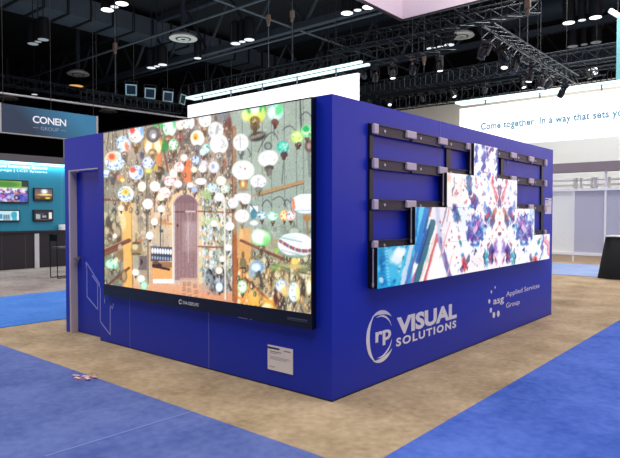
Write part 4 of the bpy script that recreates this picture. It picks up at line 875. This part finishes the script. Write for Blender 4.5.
# downlights in threes
def downlight(x, y, z, r, lampm, label):
    t = thing('pendant_downlight', label, 'ceiling light', (x, y, z))
    MB().lathe([(r,z+.02),(r,z+.95),(r*.9,z+1.0)],(x,y,0),20).build('can', fix_m, t)
    MB().lathe([(r*.93,z+.019),(r*.93,z+.005)],(x,y,0),20).build('lamp_lens', lampm, t)
    MB().tube((x,y,z+1.0),(x,y,13),.025).build('stem', duct_m, t)
trios = [(-17.65,8.83,'at the top edge left of centre',lamp_on,1.0),(-24.5,9.02,'over the ribbed duct, dim',lamp_dim,1.0),(-24.1,15.28,'above the square floodlights',lamp_mid,1.0),(-17.23,15.17,'right of the large white diffuser',lamp_mid,.9),(-10.68,15.23,'at the top edge left of the pink sign',lamp_on,1.0),(-10.58,21.89,'small, below the pink sign',lamp_mid,.9),(-4.28,22.21,'with black cans at upper right',lamp_on,1.0),(-5.2,25.96,'faint, under the black cans, upper right',lamp_dim,1.0),(-17.2,21.6,'faint, over the blank white banner',lamp_dim,.9)]
for (x,y,lab,lm,k) in trios:
    for i, (dx, rr) in enumerate(((-.52,.25),(0,.16),(.52,.25))):
        downlight(x+dx*k, y, 9.5, rr, lm if i != 1 else (lamp_mid if lm is lamp_on else lm), 'round downlight, %s of the trio %s' % (('left one','middle one','right one')[i], lab))
for (x,y,lab) in ((-37.2,14.6,'single small ceiling lamp above the letters of the CONEN sign'),(-21.4,15.9,'single small ceiling lamp touching the long slanting pipe')):
    downlight(x,y,9.6,.2,lamp_mid,lab)
tag(MB().box((-15.4,8.0,9.98),(-14.6,8.25,10.05)).build('ceiling_panel_light', lamp_mid), 'small rectangular ceiling light at the very top left of centre', 'ceiling light')
# pink hanging sign
ps = thing('hanging_fabric_sign', 'pinkish white square fabric sign hanging at the top, right of centre', 'sign', (-2.1, 5.9, 6))
PX0, PX1, PY0, PY1, PZ0, PZ1 = -4.36, .2, 3.4, 8.18, 6.0, 7.3
s = MB().box((PX0,PY0,PZ0),(PX0+.04,PY1,PZ1)).box((PX0+.04,PY1-.04,PZ0),(PX1,PY1,PZ1)).box((PX1-.04,PY0,PZ0),(PX1,PY1-.04,PZ1)).box((PX0+.04,PY0,PZ0),(PX1-.04,PY0+.04,PZ1)); s.build('fabric', pinkf, ps)
s = MB().box((PX0-.02,PY0-.02,PZ0-.03),(PX0+.06,PY1+.02,PZ0)).box((PX0,PY1-.06,PZ0-.03),(PX1,PY1+.02,PZ0)).box((PX1-.06,PY0,PZ0-.03),(PX1+.02,PY1,PZ0)).box((PX0,PY0-.02,PZ0-.03),(PX1,PY0+.06,PZ0)); s.build('bottom_frame', truss_m, ps)
for x in (-4.2, .1):
    for y in (3.6, 8.0): MB().tube((x,y,PZ1),(x,y,13),.015).build('cable', truss_m, ps)

# edge of a hanging banner and lamp bar at the right of the picture
hb = thing('hanging_drop_banner', 'pale cyan lit hanging banner cut by the right edge of the picture', 'banner', (0, 14, 6.0))
MB().box((-1.11,13.95,5.15),(1.2,14,6.95)).build('fabric', mat('cyan_fabric',(120,190,196),.7,emit=.35), hb)
MB().tube((-1.09,13.97,6.95),(-1.09,13.97,12.97),.012,6).build('cable', fix_m, hb)
MB().tube((-1.30,14,7.08),(-.95,14.0,6.78),.07,8).build('lamp_bar', lamp_mid, hb)
lt = thing('lit_letter_sign', 'tiny white lit letters glimpsed far off above the lettered banner, right', 'sign', (-3,19,6.6))
letters('letter', 'OB', on_left(19), -3.17, 6.5, .34, .24, lamp_mid, lt, bold=.06)
MB().box((-3.7,19.0,6.42),(-2.6,19.03,6.46)).build('shelf', truss_m, lt); MB().tube((-2.9,19.05,6.46),(-2.9,19.05,12.97),.01,5).build('cable', fix_m, lt)

# fixtures
def make_spot(lens):
    r = thing('moving_head_spotlight', 'x', 'spotlight')
    MB().box((-.13,-.11,-.10),(.13,.11,0)).tube((0,0,0),(0,0,.1),.03,8).build('base', fix_m, r)
    MB().box((-.19,-.05,-.42),(-.15,.05,-.08)).box((.15,-.05,-.42),(.19,.05,-.08)).box((-.19,-.05,-.12),(.19,.05,-.08)).build('yoke', fix_m, r)
    MB().lathe([(.07,-.20),(.12,-.26),(.13,-.40),(.125,-.52),(.11,-.56)],(0,0,0),16).build('head', fix_m, r)
    MB().lathe([(.10,-.555),(.10,-.572)],(0,0,0),16).build('lens', lens, r)
    return r
spot_on, spot_off = make_spot(lamp_on), make_spot(lens_off)
used = {}
def place_spot(x, y, z, on, label, rx=0, ry=0, rz=0, sc=.72, group=None):
    src = spot_on if on else spot_off
    o = src if not used.get(on) else copy_tree(src); used[on] = True
    o.location = (x, y, z); o.rotation_euler = (rx, ry, rz); o.scale = (sc,)*3; o['label'] = label
    if group: o['group'] = group
ORD = ['leftmost','second from left','third from left','fourth from left','fifth from left','sixth from left','seventh from left','eighth from left','ninth from left','tenth from left','eleventh from left','twelfth from left','thirteenth from left','fourteenth from left','fifteenth from left','rightmost']
xs_ = [-15.3,-14.6,-13.9,-13.3,-12.5,-11.7,-10.9,-10.2,-9.4,-8.8,-8.1,-7.5,-6.9,-6.3,-5.5,-4.8]
for i, x in enumerate(xs_):
    on = i in (2, 4, 13, 15)
    place_spot(x, 10.85, 5.95-.01*i, on, ('lit' if on else 'unlit')+' moving head spotlight on the truss over the blank white banner, '+ORD[i], rx=rnd.uniform(-.35,.15) if on else rnd.uniform(-.7,.7), ry=rnd.uniform(-.7,.7)*(0.3 if on else 1), rz=rnd.uniform(0,3), group='spotlights over the blank banner')
ys_ = [8.75,9.2,9.7,10.5,11.4,12.3,13.2,14.2]
NE = ['nearest','second nearest','third nearest','fourth nearest','fifth nearest','sixth nearest','seventh nearest','farthest']
for i, y in enumerate(ys_):
    on = i in (2, 4)
    place_spot(-2.5, y, 5.27, on, ('lit' if on else 'unlit')+' moving head spotlight on the truss running back at upper right, '+NE[i], rx=rnd.uniform(-.3,.2) if on else rnd.uniform(-.8,.8), ry=rnd.uniform(-.7,.7)*(.3 if on else 1), rz=rnd.uniform(0,3), group='spotlights at upper right')
for i, x in enumerate((-11.4,-10.6,-9.6,-8.3,-7.0,-5.7,-4.4,-3.4,-2.4,-1.5)):
    on = i in (1, 2, 4, 6)
    place_spot(x, 15.9, 6.07, on, ('lit' if on else 'unlit')+' moving head spotlight on the long truss above the lettered banner, '+(ORD[i] if i < 9 else ORD[15]), rx=rnd.uniform(-.5,.3), ry=rnd.uniform(-.3,.3), rz=rnd.uniform(0,3), sc=.66, group='spotlights above the lettered banner')
# square floodlights
def make_flood():
    r = thing('square_floodlight', 'x', 'floodlight', (0,0,0), 'square floodlights at upper left')
    MB().box((-.05,-.17,-.17),(.03,.17,.17)).build('housing', fix_m, r)
    MB().box((.03,-.19,-.19),(.05,.19,-.15)).box((.03,-.19,.15),(.05,.19,.19)).box((.03,-.19,-.15),(.05,-.15,.15)).box((.03,.15,-.15),(.05,.19,.15)).build('front_frame', mat('flood_frame',(150,190,200),.4,emit=.12), r)
    MB().box((.03,-.15,-.15),(.036,.15,.15)).build('glass', mat('flood_glass',(34,52,60),.2), r)
    MB().box((-.03,-.22,-.02),(0,-.19,.3)).box((-.03,.19,-.02),(0,.22,.3)).box((-.03,-.22,.28),(0,.22,.3)).build('yoke', fix_m, r)
    return r
fl = make_flood()
for i, y in enumerate((7.96, 8.73, 9.50, 10.15)):
    o = fl if i == 0 else copy_tree(fl)
    o.location = (-15.2, y, 5.84); o.rotation_euler = (0, .25, -.55 + (.9 if i == 3 else .1*i)); o['label'] = 'square floodlight with pale blue frame on the upper left truss, %s of four' % ('leftmost','second from left','third from left','rightmost')[i]
# chain hoists
def hoist(x, y, z, zb, label, m=tan):
    r = thing('chain_hoist', label, 'hoist', (x, y, z))
    MB().box((x-.07,y-.06,z),(x+.07,y+.06,z+.24)).build('motor', m, r, bevel=.02)
    MB().lathe([(.04,z-.14),(.06,z-.08),(.05,z)],(x,y,0),10).build('chain_bag', m, r)
    MB().tube((x,y,zb),(x,y,z),.014,5).build('chain', pipe_m, r); MB().tube((x,y,z+.24),(x,y,13),.014,5).build('cable', pipe_m, r)
for a in ((-15.2,7.35,7.1,5.55,'chain hoist at upper left holding the floodlight truss'),(-11.3,10.85,8.1,6.53,'chain hoist at top centre over the lit banner, left of two',),(-10.2,10.85,8.0,6.52,'chain hoist at top centre over the lit banner, right of two'),(-2.5,11.1,6.6,5.65,'tan chain hoist hanging over the upper right truss'),(-4.6,12.2,7.9,7.3,'tan chain hoist just right of the pink sign corner'),(-8.6,15.9,7.3,6.78,'tan chain hoist in the dark gap beside the blank banner, left of two'),(-8.1,15.9,7.2,6.78,'tan chain hoist in the dark gap beside the blank banner, right of two')): hoist(*a)

# ================================================================== LIGHT
def area(name, loc, sx_, sy_, power, col=(1,1,1), rot=(0,0,0)):
    l = bpy.data.lights.new(name, 'AREA'); l.shape = 'RECTANGLE'; l.size = sx_; l.size_y = sy_; l.energy = power; l.color = col
    o = bpy.data.objects.new(name, l); o.location = loc; o.rotation_euler = rot; COL.objects.link(o); return o
def aim(loc, to): return (Vector(to)-Vector(loc)).to_track_quat('-Z', 'Y').to_euler()
area('hall_light', (2.5,-3,9.5), 7, 7, 620, (1,.97,.95))
area('hall_light', (-6,-4,9.5), 6, 6, 560, (1,.97,.97))
area('hall_light', (5,5,9.5), 6, 8, 620, (1,.96,.95))
area('hall_light', (-9.5,2,9.0), 5, 8, 520, (1,.98,.98))
area('hall_light', (-1.5,13.3,9.4), 7, 2.5, 900, (1,.98,.98))
area('hall_light', (-4,20,6.8), 8, 2, 300, (1,.98,.95))
area('wall_sheen_fill', (9,21,4.6), 26, 5, 900, (1,.74,.86), (math.pi/2,0,math.pi/2))  # added unseen lamp, its reflection gives the lettered wall a pink sheen
area('wall_sheen_fill', (-19,-9,3.6), 12, 4, 300, (1,.8,.9), (-math.pi/2,0,math.pi))  # dimmer added lamp out of view, tints the door end of the front
area('ceiling_bounce', (-12,14,7.6), 30, 16, 850, (.8,.93,1), (math.pi,0,0))  # added unseen uplight, stands in for light bounced up to the ceiling
l = (-1.6, 6.0, 5.6); area('sign_light', l, 3, 3, 105, (1,.95,.98), (math.pi,0,0))  # unseen lamp added under the fabric sign to brighten it
area('teal_strip_light', (XW+.07, 2.4, 2.87), .05, 8.4, 60, (.7,.97,1), (0,.25,0))

W = bpy.data.worlds.new('world'); SC.world = W; W.use_nodes = True
W.node_tree.nodes['Background'].inputs[0].default_value = (.02,.025,.03,1); W.node_tree.nodes['Background'].inputs[1].default_value = .3
bpy.context.view_layer.update()
